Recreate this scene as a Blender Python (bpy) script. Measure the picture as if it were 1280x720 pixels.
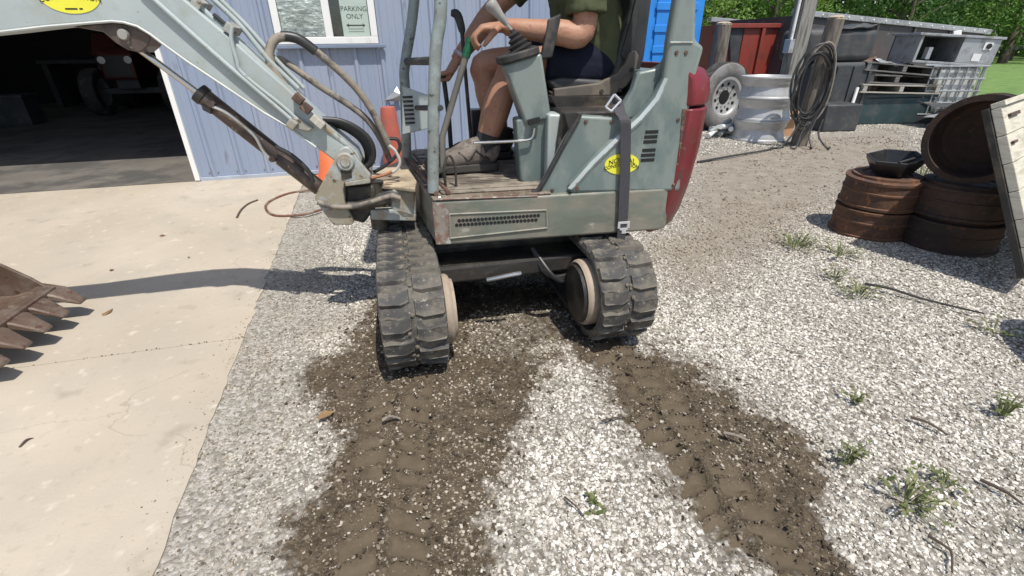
import bpy, bmesh, math, random
import numpy as np
from mathutils import Vector, Matrix, noise as mnoise
R = math.radians
random.seed(7); rng = np.random.default_rng(11)
scene = bpy.context.scene
for o in list(bpy.data.objects): bpy.data.objects.remove(o)
COL = scene.collection

# ------------------------------------------------------------------ camera, sky, sun, exposure
cam = bpy.data.cameras.new('camera'); cam_ob = bpy.data.objects.new('camera', cam); COL.objects.link(cam_ob)
cam.sensor_width = 36.0; cam.lens = 36.0 * 592.0 / 1280.0; cam.clip_start = 0.02; cam.clip_end = 2000
cam_ob.matrix_world = Matrix.Translation((0, 0, 1.05)) @ Matrix.Rotation(R(90 - 26.9), 4, 'X') @ Matrix.Rotation(R(-0.78), 4, 'Z')
scene.camera = cam_ob
SUN_TRAVEL = Vector((-.24, .40, -1.0)).normalized()
to_sun = -SUN_TRAVEL
world = bpy.data.worlds.new('World'); scene.world = world; world.use_nodes = True
wn = world.node_tree; bg = wn.nodes['Background']
sky = wn.nodes.new('ShaderNodeTexSky'); sky.sky_type = 'NISHITA'; sky.sun_disc = False
sky.sun_elevation = math.asin(to_sun.z); sky.sun_rotation = math.atan2(to_sun.x, to_sun.y)
sky.air_density = 1.0; sky.dust_density = 1.6; sky.ozone_density = 1.0
wn.links.new(sky.outputs[0], bg.inputs[0]); bg.inputs[1].default_value = 0.135
sun = bpy.data.lights.new('sun', 'SUN'); sun.energy = 4.45; sun.angle = R(0.55); sun.color = (1.0, .955, .88)
sun_ob = bpy.data.objects.new('sun', sun); COL.objects.link(sun_ob)
sun_ob.rotation_euler = SUN_TRAVEL.to_track_quat('-Z', 'Y').to_euler(); sun_ob.location = (2, -4, 10)
vs = scene.view_settings; vs.view_transform = 'Standard'; vs.look = 'None'; vs.gamma = 1.0; vs.exposure = 0.08
vs.use_curve_mapping = False

# ------------------------------------------------------------------ materials
MATS = {}
def nd(nt, typ, **kw):
    n = nt.nodes.new(typ)
    for k, v in kw.items(): setattr(n, k, v)
    return n
def pmat(name, col, rough=.6, metal=0., var=.12, scale=6., dirt=None, dirt_amt=.35, dirt_scale=5., bump=.0, bump_scale=60., spec=.5,
         speck=None, speck_scale=60., speck_amt=.3, streak=None, rvar=.1, edge=None, edge_r=.006, edge_amt=1.):
    """base colour with broad tonal variation, patches of a second colour, fine specks and fine relief, all in object space"""
    if name in MATS: return MATS[name]
    m = bpy.data.materials.new(name); m.use_nodes = True; nt = m.node_tree; L = nt.links.new
    b = nt.nodes['Principled BSDF']; b.inputs['Metallic'].default_value = metal
    b.inputs['Specular IOR Level'].default_value = spec
    tc = nd(nt, 'ShaderNodeTexCoord'); src = tc.outputs['Object']
    if streak:
        mp = nd(nt, 'ShaderNodeMapping'); mp.inputs['Scale'].default_value = streak; L(src, mp.inputs[0]); src = mp.outputs[0]
    def noise(sc, det=6, rough_=.6):
        n = nd(nt, 'ShaderNodeTexNoise'); n.inputs['Scale'].default_value = sc; n.inputs['Detail'].default_value = det
        n.inputs['Roughness'].default_value = rough_; L(src, n.inputs['Vector']); return n.outputs['Fac']
    def ramp(fac, a, b_):
        r = nd(nt, 'ShaderNodeMapRange'); r.inputs['From Min'].default_value = a; r.inputs['From Max'].default_value = b_; L(fac, r.inputs['Value']); return r.outputs['Result']
    def mix(f, A, B):
        x = nd(nt, 'ShaderNodeMix', data_type='RGBA'); L(f, x.inputs['Factor'])
        for s, v in ((6, A), (7, B)):
            if isinstance(v, tuple): x.inputs[s].default_value = (*v[:3], 1)
            else: L(v, x.inputs[s])
        return x.outputs[2]
    c = tuple(col)
    lo = tuple(max(0, v * (1 - var)) for v in c); hi = tuple(min(1, v * (1 + var)) for v in c)
    n1 = noise(scale)
    cur = mix(ramp(n1, .3, .7), lo, hi)
    rg = nd(nt, 'ShaderNodeMapRange'); rg.inputs['To Min'].default_value = max(.02, rough - rvar); rg.inputs['To Max'].default_value = min(1, rough + rvar); L(n1, rg.inputs['Value'])
    L(rg.outputs['Result'], b.inputs['Roughness'])
    if dirt:
        n2 = noise(dirt_scale, 9, .68); t = 1 - dirt_amt
        cur = mix(ramp(n2, .25 + t * .4, .36 + t * .4), cur, tuple(dirt))
    if speck:
        n3 = noise(speck_scale, 3, .6); t = 1 - speck_amt
        cur = mix(ramp(n3, .35 + t * .35, .42 + t * .35), cur, tuple(speck))
    if edge:   # paint worn off along real edges
        bv = nd(nt, 'ShaderNodeBevel', samples=4); bv.inputs['Radius'].default_value = edge_r; ge = nd(nt, 'ShaderNodeNewGeometry')
        dt = nd(nt, 'ShaderNodeVectorMath', operation='DOT_PRODUCT'); L(bv.outputs[0], dt.inputs[0]); L(ge.outputs['Normal'], dt.inputs[1])
        ml = nd(nt, 'ShaderNodeMath', operation='MULTIPLY'); L(ramp(dt.outputs['Value'], .985, .86), ml.inputs[0]); L(ramp(noise(22, 5, .65), .58 - .2 * edge_amt, .66 - .2 * edge_amt), ml.inputs[1])
        cur = mix(ml.outputs[0], cur, tuple(edge))
    L(cur, b.inputs['Base Color'])
    if bump:
        n4 = noise(bump_scale, 5, .6); bp = nd(nt, 'ShaderNodeBump'); bp.inputs['Strength'].default_value = bump; bp.inputs['Distance'].default_value = .01
        L(n4, bp.inputs['Height']); L(bp.outputs[0], b.inputs['Normal'])
    MATS[name] = m; return m

RUST = (.17, .075, .035)
M = dict(
 paint=pmat('grey_green_paint', (.148, .192, .182), .36, edge=(.33, .34, .31), var=.20, scale=3.5, dirt=(.215, .25, .23), dirt_amt=.5, dirt_scale=5, speck=(.17, .16, .13), speck_scale=60, speck_amt=.10, bump=.04, streak=(1, 1, .45)),
 paint_light=pmat('pale_grey_paint', (.395, .445, .44), .36, edge=(.16, .10, .07), edge_amt=.6, var=.13, scale=3, dirt=(.36, .39, .36), dirt_amt=.42, dirt_scale=5, speck=(.2, .17, .13), speck_scale=70, speck_amt=.11, bump=.04),
 skirt=pmat('worn_skirt_paint', (.140, .155, .125), .45, edge=(.34, .32, .27), var=.28, scale=5, dirt=(.225, .205, .165), dirt_amt=.50, dirt_scale=7, speck=(.33, .32, .28), speck_scale=28, speck_amt=.14, bump=.06, streak=(.5, .5, 1)),
 post=pmat('chipped_post_paint', (.27, .315, .305), .42, var=.16, scale=9, dirt=(.22, .24, .225), dirt_amt=.5, dirt_scale=12, speck=(.075, .06, .05), speck_scale=42, speck_amt=.24, bump=.06),
 chip=pmat('chipped_corner_paint', (.24, .21, .175), .6, var=.25, scale=20, dirt=(.20, .11, .085), dirt_amt=.6, dirt_scale=14, speck=(.42, .40, .36), speck_scale=30, speck_amt=.35),
 deck=pmat('muddy_steel_deck', (.22, .18, .135), .75, var=.25, scale=9, dirt=(.12, .085, .06), dirt_amt=.5, dirt_scale=9, speck=(.36, .31, .25), speck_scale=70, speck_amt=.3, bump=.3),
 mat=pmat('dusty_rubber_mat', (.15, .125, .10), .8, var=.3, scale=9, dirt=(.27, .235, .185), dirt_amt=.5, dirt_scale=9, bump=.3),
 red=pmat('red_cast_paint', (.175, .020, .026), .36, edge=(.22, .12, .10), var=.15, scale=6, dirt=(.13, .035, .03), dirt_amt=.3, speck=(.3, .2, .17), speck_scale=40, speck_amt=.15, bump=.06),
 rubber=pmat('dusty_track_rubber', (.058, .056, .053), .75, var=.3, edge=(.16, .145, .12), edge_amt=.9, scale=14, dirt=(.13, .115, .092), dirt_amt=.5, dirt_scale=12, speck=(.30, .27, .22), speck_scale=70, speck_amt=.2, bump=.3),
 rubber_dark=pmat('black_rubber', (.035, .034, .033), .7, var=.3, scale=20, dirt=(.09, .08, .07), dirt_amt=.3, bump=.1),
 hose_tan=pmat('dust_covered_hose', (.25, .215, .17), .75, var=.2, scale=25, dirt=(.10, .09, .08), dirt_amt=.35, dirt_scale=22, bump=.1),
 hose_black=pmat('black_hose', (.03, .03, .03), .42, var=.2, scale=25, dirt=(.1, .09, .08), dirt_amt=.25),
 steel=pmat('bare_steel', (.55, .54, .52), .3, metal=.9, var=.1, scale=20, dirt=(.3, .25, .2), dirt_amt=.2),
 chrome=pmat('chrome_rod', (.62, .6, .57), .16, metal=1.0, var=.05),
 cyl=pmat('brown_dirty_cylinder', (.115, .085, .07), .42, metal=.25, var=.25, scale=10, dirt=(.055, .04, .035), dirt_amt=.5, dirt_scale=9, speck=(.3, .26, .2), speck_scale=40, speck_amt=.15, bump=.08),
 castiron=pmat('dirty_casting', (.36, .39, .375), .5, edge=(.20, .13, .09), edge_amt=.8, var=.2, scale=8, dirt=(.30, .26, .19), dirt_amt=.55, dirt_scale=10, speck=(.12, .08, .05), speck_scale=26, speck_amt=.28, bump=.12),
 grease=pmat('greasy_black_steel', (.03, .027, .024), .5, var=.4, scale=12, dirt=(.085, .07, .05), dirt_amt=.4, bump=.2),
 tan=pmat('dusty_tan_hub', (.36, .29, .22), .7, var=.15, scale=12, dirt=(.25, .2, .15), dirt_amt=.4, bump=.1),
 sand=pmat('sandy_top_plate', (.42, .34, .235), .8, var=.2, scale=15, dirt=(.25, .19, .13), dirt_amt=.4, bump=.2),
 rust=pmat('rusty_brown_steel', (.15, .085, .06), .75, var=.3, scale=8, dirt=(.075, .045, .035), dirt_amt=.5, dirt_scale=9, speck=(.26, .15, .09), speck_scale=40, speck_amt=.3, bump=.25),
 bucket=pmat('worn_bucket_steel', (.125, .083, .060), .55, edge=(.30, .25, .20), var=.25, scale=9, dirt=(.175, .135, .105), dirt_amt=.4, dirt_scale=10, speck=(.1, .05, .035), speck_scale=30, speck_amt=.3, bump=.15, metal=.2),
 drum=pmat('rusted_brake_drum', (.125, .062, .036), .8, edge=(.24, .12, .06), var=.3, scale=9, dirt=(.075, .045, .034), dirt_amt=.5, dirt_scale=8, speck=(.22, .095, .04), speck_scale=30, speck_amt=.35, bump=.2),
 drum_dark=pmat('dark_brake_drum', (.075, .045, .032), .8, var=.3, scale=9, dirt=(.045, .032, .026), dirt_amt=.5, speck=(.13, .06, .03), speck_scale=30, speck_amt=.25, bump=.2),
 black_pl=pmat('black_plastic', (.02, .021, .023), .35, var=.3, scale=9, dirt=(.06, .055, .05), dirt_amt=.25),
 seat=pmat('grey_vinyl_seat', (.032, .034, .035), .5, var=.25, scale=12, dirt=(.075, .07, .06), dirt_amt=.35, bump=.1),
 seat_base=pmat('dusty_seat_bracket', (.13, .11, .09), .6, var=.2, scale=12, dirt=(.2, .17, .13), dirt_amt=.4),
 strap=pmat('grey_webbing', (.055, .053, .06), .8, var=.15, scale=60, bump=.25, bump_scale=400),
 yellow=pmat('yellow_sticker', (.80, .76, .06), .4, var=.05), ink=pmat('black_ink', (.012, .012, .012), .6, var=.05),
 white_pl=pmat('white_vinyl', (.80, .80, .78), .35, var=.03, dirt=(.6, .58, .52), dirt_amt=.18),
 siding=pmat('blue_grey_siding', (.265, .32, .43), .42, var=.07, scale=1.5, dirt=(.30, .345, .435), dirt_amt=.45, dirt_scale=1.2, speck=(.21, .235, .29), speck_scale=11, speck_amt=.22, streak=(1, 1, .25)),
 trim_grey=pmat('grey_blue_trim', (.19, .235, .32), .5, var=.08),
 screw=pmat('zinc_screw', (.16, .17, .2), .45, metal=.5, var=.1),
 foil=pmat('foil_insulation', (.62, .62, .61), .35, metal=.35, var=.35, scale=16, dirt=(.33, .33, .33), dirt_amt=.4, dirt_scale=14, bump=1., bump_scale=26, streak=(1, 1, 2.2)),  # darker patches paint the shade of creases into the foil
 paper=pmat('grey_sign_board', (.66, .70, .66), .6, var=.05), sign_ink=pmat('grey_sign_ink', (.03, .033, .033), .6, var=.05),
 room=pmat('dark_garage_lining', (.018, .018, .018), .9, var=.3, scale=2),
 tyre=pmat('tyre_rubber', (.045, .044, .042), .8, var=.25, scale=10, dirt=(.13, .12, .105), dirt_amt=.35, bump=.15),
 tyre_grey=pmat('weathered_tyre_sidewall', (.20, .195, .19), .85, var=.15, scale=7, dirt=(.13, .12, .11), dirt_amt=.35, bump=.1),
 alu=pmat('aluminium_rim', (.54, .54, .53), .38, metal=.35, var=.07, scale=4, dirt=(.48, .47, .45), dirt_amt=.3, dirt_scale=5, bump=.03),
 wood=pmat('weathered_post_wood', (.19, .165, .135), .85, var=.25, scale=8, dirt=(.10, .085, .07), dirt_amt=.45, dirt_scale=7, streak=(5, 5, .5), bump=.35, bump_scale=20),
 wood_grey=pmat('grey_pole_wood', (.25, .245, .22), .85, var=.2, scale=8, dirt=(.12, .115, .10), dirt_amt=.4, dirt_scale=7, streak=(6, 6, .4), bump=.35, bump_scale=20),
 plank=pmat('pale_plank_wood', (.56, .53, .43), .8, var=.10, scale=8, dirt=(.42, .385, .30), dirt_amt=.4, dirt_scale=7, streak=(.9, .9, 7), bump=.2, bump_scale=24),
 pallet=pmat('grey_pallet_wood', (.17, .165, .155), .85, var=.25, scale=9, dirt=(.09, .085, .08), dirt_amt=.4, streak=(.8, 6, 6), bump=.2),
 pallet_new=pmat('fresh_pallet_wood', (.38, .36, .31), .85, var=.2, scale=9, dirt=(.2, .18, .15), dirt_amt=.3, streak=(.8, 6, 6)),
 dumpster=pmat('red_dumpster_paint', (.26, .045, .03), .5, var=.15, scale=3, dirt=(.17, .04, .03), dirt_amt=.35, dirt_scale=3, speck=(.12, .07, .05), speck_scale=20, speck_amt=.2),
 dark_grey=pmat('dark_grey_panel', (.045, .05, .054), .6, var=.2, scale=4, dirt=(.085, .08, .075), dirt_amt=.35),
 trailer=pmat('dirty_trailer_side', (.088, .07, .062), .6, var=.25, scale=1.6, dirt=(.075, .072, .07), dirt_amt=.55, dirt_scale=1.4, speck=(.2, .16, .14), speck_scale=12, speck_amt=.2),
 galv=pmat('galvanised_sheet', (.42, .44, .45), .42, metal=.4, var=.12, scale=4, dirt=(.27, .27, .265), dirt_amt=.35),
 teal=pmat('dark_teal_bin', (.028, .055, .06), .5, var=.2, scale=4, dirt=(.07, .08, .08), dirt_amt=.3),
 blue=pmat('bright_blue_plastic', (.03, .25, .72), .4, var=.08, scale=4),
 orange=pmat('orange_plastic', (.72, .17, .06), .5, var=.12, scale=8, dirt=(.4, .14, .08), dirt_amt=.3),
 orange_red=pmat('faded_orange_red_plastic', (.42, .105, .07), .5, var=.12, scale=8, dirt=(.3, .11, .08), dirt_amt=.35),
 green_tape=pmat('green_tape', (.012, .11, .05), .5, var=.15, scale=30),
 skin=pmat('sunburnt_skin', (.40, .215, .14), .5, var=.12, scale=14, dirt=(.36, .165, .10), dirt_amt=.35, dirt_scale=9, spec=.35, speck=(.30, .125, .08), speck_scale=75, speck_amt=.22, bump=.16, bump_scale=110),
 shirt=pmat('olive_cotton', (.082, .092, .048), .9, var=.15, scale=12, bump=.25, bump_scale=40, spec=.2),
 shorts=pmat('navy_cotton', (.012, .014, .026), .9, var=.2, scale=12, bump=.25, bump_scale=40, spec=.2),
 sock=pmat('charcoal_sock', (.035, .035, .038), .9, var=.15, scale=40, bump=.2),
 shoe=pmat('dusty_brown_shoe', (.205, .172, .148), .8, var=.3, scale=22, dirt=(.10, .085, .072), dirt_amt=.45, dirt_scale=18, bump=.2),
 shoe_dark=pmat('dark_shoe', (.05, .045, .042), .8, var=.25, scale=22, dirt=(.1, .085, .07), dirt_amt=.35, bump=.2),
 sole=pmat('shoe_sole', (.055, .05, .045), .85, var=.2, scale=30),
 hair=pmat('brown_hair', (.05, .032, .02), .7, var=.3, scale=60, bump=.4), cap=pmat('grey_cap_cloth', (.10, .10, .095), .9, var=.1),
 eye=pmat('eye_white', (.7, .68, .65), .3, var=.02), lip=pmat('lip', (.35, .13, .11), .5, var=.05),
 bark=pmat('tree_bark', (.10, .08, .06), .9, var=.3, scale=5, bump=.4, bump_scale=15),
 twig=pmat('dry_twig', (.085, .065, .05), .9, var=.3, scale=20), leaf_dry=pmat('dry_leaf', (.24, .15, .07), .8, var=.3, scale=30),
 hose_brown=pmat('brown_air_hose', (.16, .07, .045), .6, var=.2, scale=20, dirt=(.25, .19, .14), dirt_amt=.4),
)
def leafmat(name, c0, c1, trans=.35):
    m = bpy.data.materials.new(name); m.use_nodes = True; nt = m.node_tree; L = nt.links.new
    b = nt.nodes['Principled BSDF']; b.inputs['Roughness'].default_value = .55; b.inputs['Specular IOR Level'].default_value = .3
    g = nd(nt, 'ShaderNodeNewGeometry'); mx = nd(nt, 'ShaderNodeMix', data_type='RGBA')
    L(g.outputs['Random Per Island'], mx.inputs['Factor']); mx.inputs[6].default_value = (*c0, 1); mx.inputs[7].default_value = (*c1, 1)
    L(mx.outputs[2], b.inputs['Base Color'])
    t = nd(nt, 'ShaderNodeBsdfTranslucent'); L(mx.outputs[2], t.inputs[0])
    ms = nd(nt, 'ShaderNodeMixShader'); ms.inputs[0].default_value = trans
    L(b.outputs[0], ms.inputs[1]); L(t.outputs[0], ms.inputs[2]); L(ms.outputs[0], nt.nodes['Material Output'].inputs[0])
    MATS[name] = m; return m
M['leaf'] = leafmat('green_leaves', (.06, .13, .025), (.16, .28, .06))
M['leaf2'] = leafmat('deep_green_leaves', (.04, .095, .025), (.10, .19, .045))
M['leaf3'] = leafmat('light_green_leaves', (.12, .22, .04), (.25, .36, .09))
M['weed'] = leafmat('weed_leaves', (.10, .13, .045), (.24, .26, .11))
def glassmat():
    m = bpy.data.materials.new('window_glass'); m.use_nodes = True; nt = m.node_tree
    t = nd(nt, 'ShaderNodeBsdfTransparent'); t.inputs[0].default_value = (.92, .95, .94, 1); g = nd(nt, 'ShaderNodeBsdfGlossy'); g.inputs['Roughness'].default_value = .03
    mx = nd(nt, 'ShaderNodeMixShader'); mx.inputs[0].default_value = .06
    nt.links.new(t.outputs[0], mx.inputs[1]); nt.links.new(g.outputs[0], mx.inputs[2])
    nt.links.new(mx.outputs[0], nt.nodes['Material Output'].inputs[0]); MATS['glass'] = m; return m
M['glass'] = glassmat()

# ------------------------------------------------------------------ mesh helpers
class MB:
    """collects shapes; build() links them as ONE mesh object"""
    def __init__(s): s.v = []; s.f = []
    def add(s, vs, fs):
        k = len(s.v); s.v += [tuple(v) for v in vs]; s.f += [tuple(i + k for i in f) for f in fs]; return s
    def box(s, x0, x1, y0, y1, z0, z1):
        return s.add([(x, y, z) for z in (z0, z1) for y in (y0, y1) for x in (x0, x1)],
                     [(0, 2, 3, 1), (4, 5, 7, 6), (0, 1, 5, 4), (2, 6, 7, 3), (0, 4, 6, 2), (1, 3, 7, 5)])
    def obox(s, c, ax, sz):
        """oriented box: centre, three axes, full sizes"""
        c = Vector(c); a = [Vector(x).normalized() * (d / 2) for x, d in zip(ax, sz)]
        vs = [c + a[0] * i + a[1] * j + a[2] * k for k in (-1, 1) for j in (-1, 1) for i in (-1, 1)]
        return s.add(vs, [(0, 2, 3, 1), (4, 5, 7, 6), (0, 1, 5, 4), (2, 6, 7, 3), (0, 4, 6, 2), (1, 3, 7, 5)])
    def prism(s, pts, a, b, plane='xz'):
        """outline extruded along the axis normal to the plane"""
        n = len(pts)
        def P(p, d): return (p[0], d, p[1]) if plane == 'xz' else ((p[0], p[1], d) if plane == 'xy' else (d, p[0], p[1]))
        vs = [P(p, a) for p in pts] + [P(p, b) for p in pts]
        return s.add(vs, [tuple(range(n)), tuple(reversed(range(n, 2 * n)))] + [(i, i + n, (i + 1) % n + n, (i + 1) % n) for i in range(n)])
    def tube(s, pts, r, seg=10, cap=True):
        pts = [Vector(p) for p in pts]; n = len(pts)
        rr = list(np.interp(np.linspace(0, 1, n), np.linspace(0, 1, len(r)), r)) if hasattr(r, '__len__') else [r] * n
        t0 = (pts[1] - pts[0]).normalized()
        up = Vector((0, 0, 1)) if abs(t0.z) < .9 else Vector((1, 0, 0))
        u = t0.cross(up).normalized(); vs = []
        for i, p in enumerate(pts):
            t = (pts[min(i + 1, n - 1)] - pts[max(i - 1, 0)]).normalized()
            u = (u - t * u.dot(t)).normalized(); w = t.cross(u)
            for k in range(seg):
                a = 2 * math.pi * k / seg; vs.append(p + (u * math.cos(a) + w * math.sin(a)) * rr[i])
        fs = [(i * seg + k, i * seg + (k + 1) % seg, (i + 1) * seg + (k + 1) % seg, (i + 1) * seg + k) for i in range(n - 1) for k in range(seg)]
        if cap: fs += [tuple(reversed(range(seg))), tuple(range((n - 1) * seg, n * seg))]
        return s.add(vs, fs)
    def lathe(s, prof, seg=32, M4=None, close=False):
        """profile of (radius, height) turned about z, then moved by M4"""
        vs = []; n = len(prof)
        for r, z in prof:
            for k in range(seg):
                a = 2 * math.pi * k / seg; v = Vector((r * math.cos(a), r * math.sin(a), z)); vs.append(M4 @ v if M4 else v)
        rows = n if close else n - 1
        fs = [(i * seg + k, i * seg + (k + 1) % seg, ((i + 1) % n) * seg + (k + 1) % seg, ((i + 1) % n) * seg + k) for i in range(rows) for k in range(seg)]
        if not close:
            if prof[0][0] > 1e-4: fs.append(tuple(reversed(range(seg))))
            if prof[-1][0] > 1e-4: fs.append(tuple(range((n - 1) * seg, n * seg)))
        return s.add(vs, fs)
    def cyl(s, p0, p1, r, seg=20): return s.tube([p0, p1], r, seg)
    def build(s, name, mat, parent=None, bevel=0., seg=2, smooth=None, loc=None, rot=None, sub=0):
        me = bpy.data.meshes.new(name); me.from_pydata(s.v, [], s.f); me.update()
        bm = bmesh.new(); bm.from_mesh(me); bmesh.ops.recalc_face_normals(bm, faces=bm.faces); bm.to_mesh(me); bm.free()
        return link(name, me, mat, parent, bevel, seg, smooth, loc, rot, sub)
def link(name, me, mat, parent=None, bevel=0., seg=2, smooth=None, loc=None, rot=None, sub=0):
    o = bpy.data.objects.new(name, me); COL.objects.link(o); o.parent = parent
    if mat: me.materials.append(M[mat] if isinstance(mat, str) else mat)
    if loc: o.location = loc
    if rot is not None: o.rotation_euler = (0, 0, rot) if not hasattr(rot, '__len__') else rot
    if bevel:
        b = o.modifiers.new('bevel', 'BEVEL'); b.width = bevel; b.segments = seg; b.limit_method = 'ANGLE'; b.angle_limit = R(32)
    if sub:
        b = o.modifiers.new('sub', 'SUBSURF'); b.levels = sub; b.render_levels = sub
    if smooth or sub:
        me.polygons.foreach_set('use_smooth', [True] * len(me.polygons))
        me.update()
        if not sub and hasattr(me, 'set_sharp_from_angle'): me.set_sharp_from_angle(angle=R(smooth if smooth and smooth is not True else 40))
    return o
def tag(o, label=None, cat=None, group=None, kind=None):
    for k, v in (('label', label), ('category', cat), ('group', group), ('kind', kind)):
        if v: o[k] = v
    return o
def thing(name, label, cat, loc=(0, 0, 0), rot=0., group=None):
    o = bpy.data.objects.new(name, None); COL.objects.link(o); o.location = loc; o.empty_display_size = .1
    o.rotation_euler = (0, 0, rot) if not hasattr(rot, '__len__') else rot
    return tag(o, label, cat, group)
def dup(o, parent=None):
    c = o.copy(); COL.objects.link(c); c.parent = parent
    for ch in list(o.children): dup(ch, c)
    return c
def smooth_path(pts, n=6):
    """Catmull-Rom through the points"""
    P = [Vector(p) for p in pts]; P = [P[0] * 2 - P[1]] + P + [P[-1] * 2 - P[-2]]; out = []
    for i in range(1, len(P) - 2):
        for k in range(n):
            t = k / n; a, b, c, d = P[i - 1], P[i], P[i + 1], P[i + 2]
            out.append(.5 * ((2 * b) + (c - a) * t + (2 * a - 5 * b + 4 * c - d) * t * t + (3 * b - a - 3 * c + d) * t ** 3))
    return out + [P[-2]]
def at(pts, y): return [(p[0], y, p[1]) for p in pts]
def text_mesh(s, size, name, mat, parent, loc, rot, ext=.0004, bend=0.):
    cu = bpy.data.curves.new(name, 'FONT'); cu.body = s; cu.size = size; cu.align_x = 'CENTER'; cu.align_y = 'CENTER'; cu.extrude = ext
    tmp = bpy.data.objects.new(name, cu); COL.objects.link(tmp)
    dg = bpy.context.evaluated_depsgraph_get(); me = bpy.data.meshes.new_from_object(tmp.evaluated_get(dg)); bpy.data.objects.remove(tmp)
    if bend:
        for v in me.vertices: v.co.y -= bend * v.co.x ** 2
    me.materials.clear()
    return link(name, me, mat, parent, loc=loc, rot=rot)

# ------------------------------------------------------------------ ground
def vnoise(x, y, seed=0):
    xi = np.floor(x).astype(np.int64); yi = np.floor(y).astype(np.int64); xf = x - xi; yf = y - yi
    def hsh(a, b):
        n = (a * 374761393 + b * 668265263 + seed * 1442695041) & 0x7fffffff
        n = ((n ^ (n >> 13)) * 1274126177) & 0x7fffffff
        return ((n ^ (n >> 16)) & 0xffff) / 65535.0
    u = xf * xf * (3 - 2 * xf); v = yf * yf * (3 - 2 * yf)
    return (hsh(xi, yi) * (1 - u) + hsh(xi + 1, yi) * u) * (1 - v) + (hsh(xi, yi + 1) * (1 - u) + hsh(xi + 1, yi + 1) * u) * v
def fbm(x, y, sc, oct=4, seed=0):
    s = 0; a = .5; t = 0
    for k in range(oct):
        s = s + a * vnoise(x * sc, y * sc, seed + k * 17); t += a; a *= .5; sc *= 2.03
    return s / t
def sdist(poly, X, Y):
    """signed distance to a polygon, positive inside"""
    d = np.full(X.shape, 1e9); ins = np.zeros(X.shape, bool); n = len(poly)
    for i in range(n):
        ax, ay = poly[i]; bx, by = poly[(i + 1) % n]; ex, ey = bx - ax, by - ay
        t = np.clip(((X - ax) * ex + (Y - ay) * ey) / (ex * ex + ey * ey + 1e-12), 0, 1)
        d = np.minimum(d, np.hypot(X - ax - t * ex, Y - ay - t * ey))
        c = ((ay > Y) != (by > Y)) & (X < (bx - ax) * (Y - ay) / (by - ay + 1e-12) + ax); ins ^= c
    return np.where(ins, d, -d)
MUD = [(-0.780,1.389),(-0.730,1.476),(-0.627,1.537),(-0.672,1.748),(-0.640,1.964),(-0.325,2.169),(0.241,2.133),(0.343,1.755),(0.500,1.554),(0.661,1.429),(0.718,1.311),(0.805,1.149),(0.856,1.014),(0.845,0.900),(0.802,0.779),(0.744,0.642),(0.700,0.514),(0.512,0.517),(0.550,0.645),(0.503,0.772),(0.448,0.906),(0.389,1.104),(0.322,1.277),(0.278,1.438),(0.197,1.518),(0.115,1.442),(0.055,1.274),(0.018,1.077),(-0.046,0.915),(-0.063,0.770),(-0.080,0.654),(-0.089,0.524),(-0.489,0.529),(-0.503,0.660),(-0.528,0.822),(-0.540,0.993),(-0.514,1.087),(-0.565,1.195),(-0.664,1.276)]
MIXED = [(-0.269,1.738),(-0.145,1.852),(0.209,1.996),(0.326,1.755),(0.249,1.560),(0.148,1.476),(-0.004,1.459),(-0.187,1.495)]
PRINTS = [([(-0.393,1.381),(-0.373,1.172),(-0.348,0.975),(-0.327,0.819),(-0.299,0.657),(-0.274,0.526)], .115), ([(0.398,1.597),(0.443,1.326),(0.504,1.078),(0.547,0.866),(0.567,0.699),(0.571,0.617),(0.575,0.516)], .115)]
DUST = [(0.720,2.445),(0.993,2.750),(1.825,4.732),(2.601,5.375),(3.520,5.913),(5.317,6.779),(4.560,5.375),(3.003,4.031),(2.163,3.234),(1.661,2.657),(1.275,2.483),(0.932,2.275)]
def ground_masks(X, Y):
    wx = X + .10 * (fbm(X, Y, 5, 3, 3) - .5); wy = Y + .10 * (fbm(X, Y, 5, 3, 9) - .5)
    d = sdist(MUD, wx, wy) + .10 * (fbm(X, Y, 14, 4, 21) - .5)
    mud = np.clip(.5 + d / .16 + .6 * (fbm(X, Y, 38, 2, 61) - .5), 0, 1)
    mud = mud * (1 - .42 * np.clip(.5 + sdist(MIXED, wx, wy) / .12, 0, 1))
    mud2 = np.clip(.5 + (sdist(DUST, wx, wy) + .5 * (fbm(X, Y, 2, 4, 5) - .5)) / .45, 0, 1) * .85
    slabx = -1.504 + (3.018 - Y) * .2907
    fine = np.clip(1 - (X - slabx) / .48 + .8 * (fbm(X, Y, 4, 3, 31) - .5), 0, 1)
    pr = np.zeros(X.shape); ph = np.zeros(X.shape)
    for line, hw in PRINTS:
        acc = 0.
        for i in range(len(line) - 1):
            ax, ay = line[i]; bx, by = line[i + 1]; L = math.hypot(bx - ax, by - ay); ex, ey = (bx - ax) / L, (by - ay) / L
            t = (X - ax) * ex + (Y - ay) * ey; w = (X - ax) * -ey + (Y - ay) * ex
            ok = (t >= 0) & (t <= L) & (abs(w) < hw)
            s = (acc + t) / .066; side = np.sign(w)
            fr = (s + .5 * (side > 0) - .62 * (abs(w) / hw) ** 1.5 + 2.) % 1.0
            pad = np.clip((np.minimum(fr, 1 - fr) - .09) / .07, 0, 1) * np.clip((abs(w) - .008) / .008, 0, 1) * np.clip((hw - abs(w)) / .012, 0, 1)
            wear = np.clip((fbm(X, Y, 9, 3, 77) - .28) / .14, 0, 1)
            pr = np.where(ok, np.maximum(pr, pad * wear), pr)
            ph = np.where(ok, -.014 * pad * wear + .009 * (1 - pad) * wear, ph); acc += L
    return mud, np.maximum(mud2, 0), fine, pr * mud, ph * mud
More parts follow.
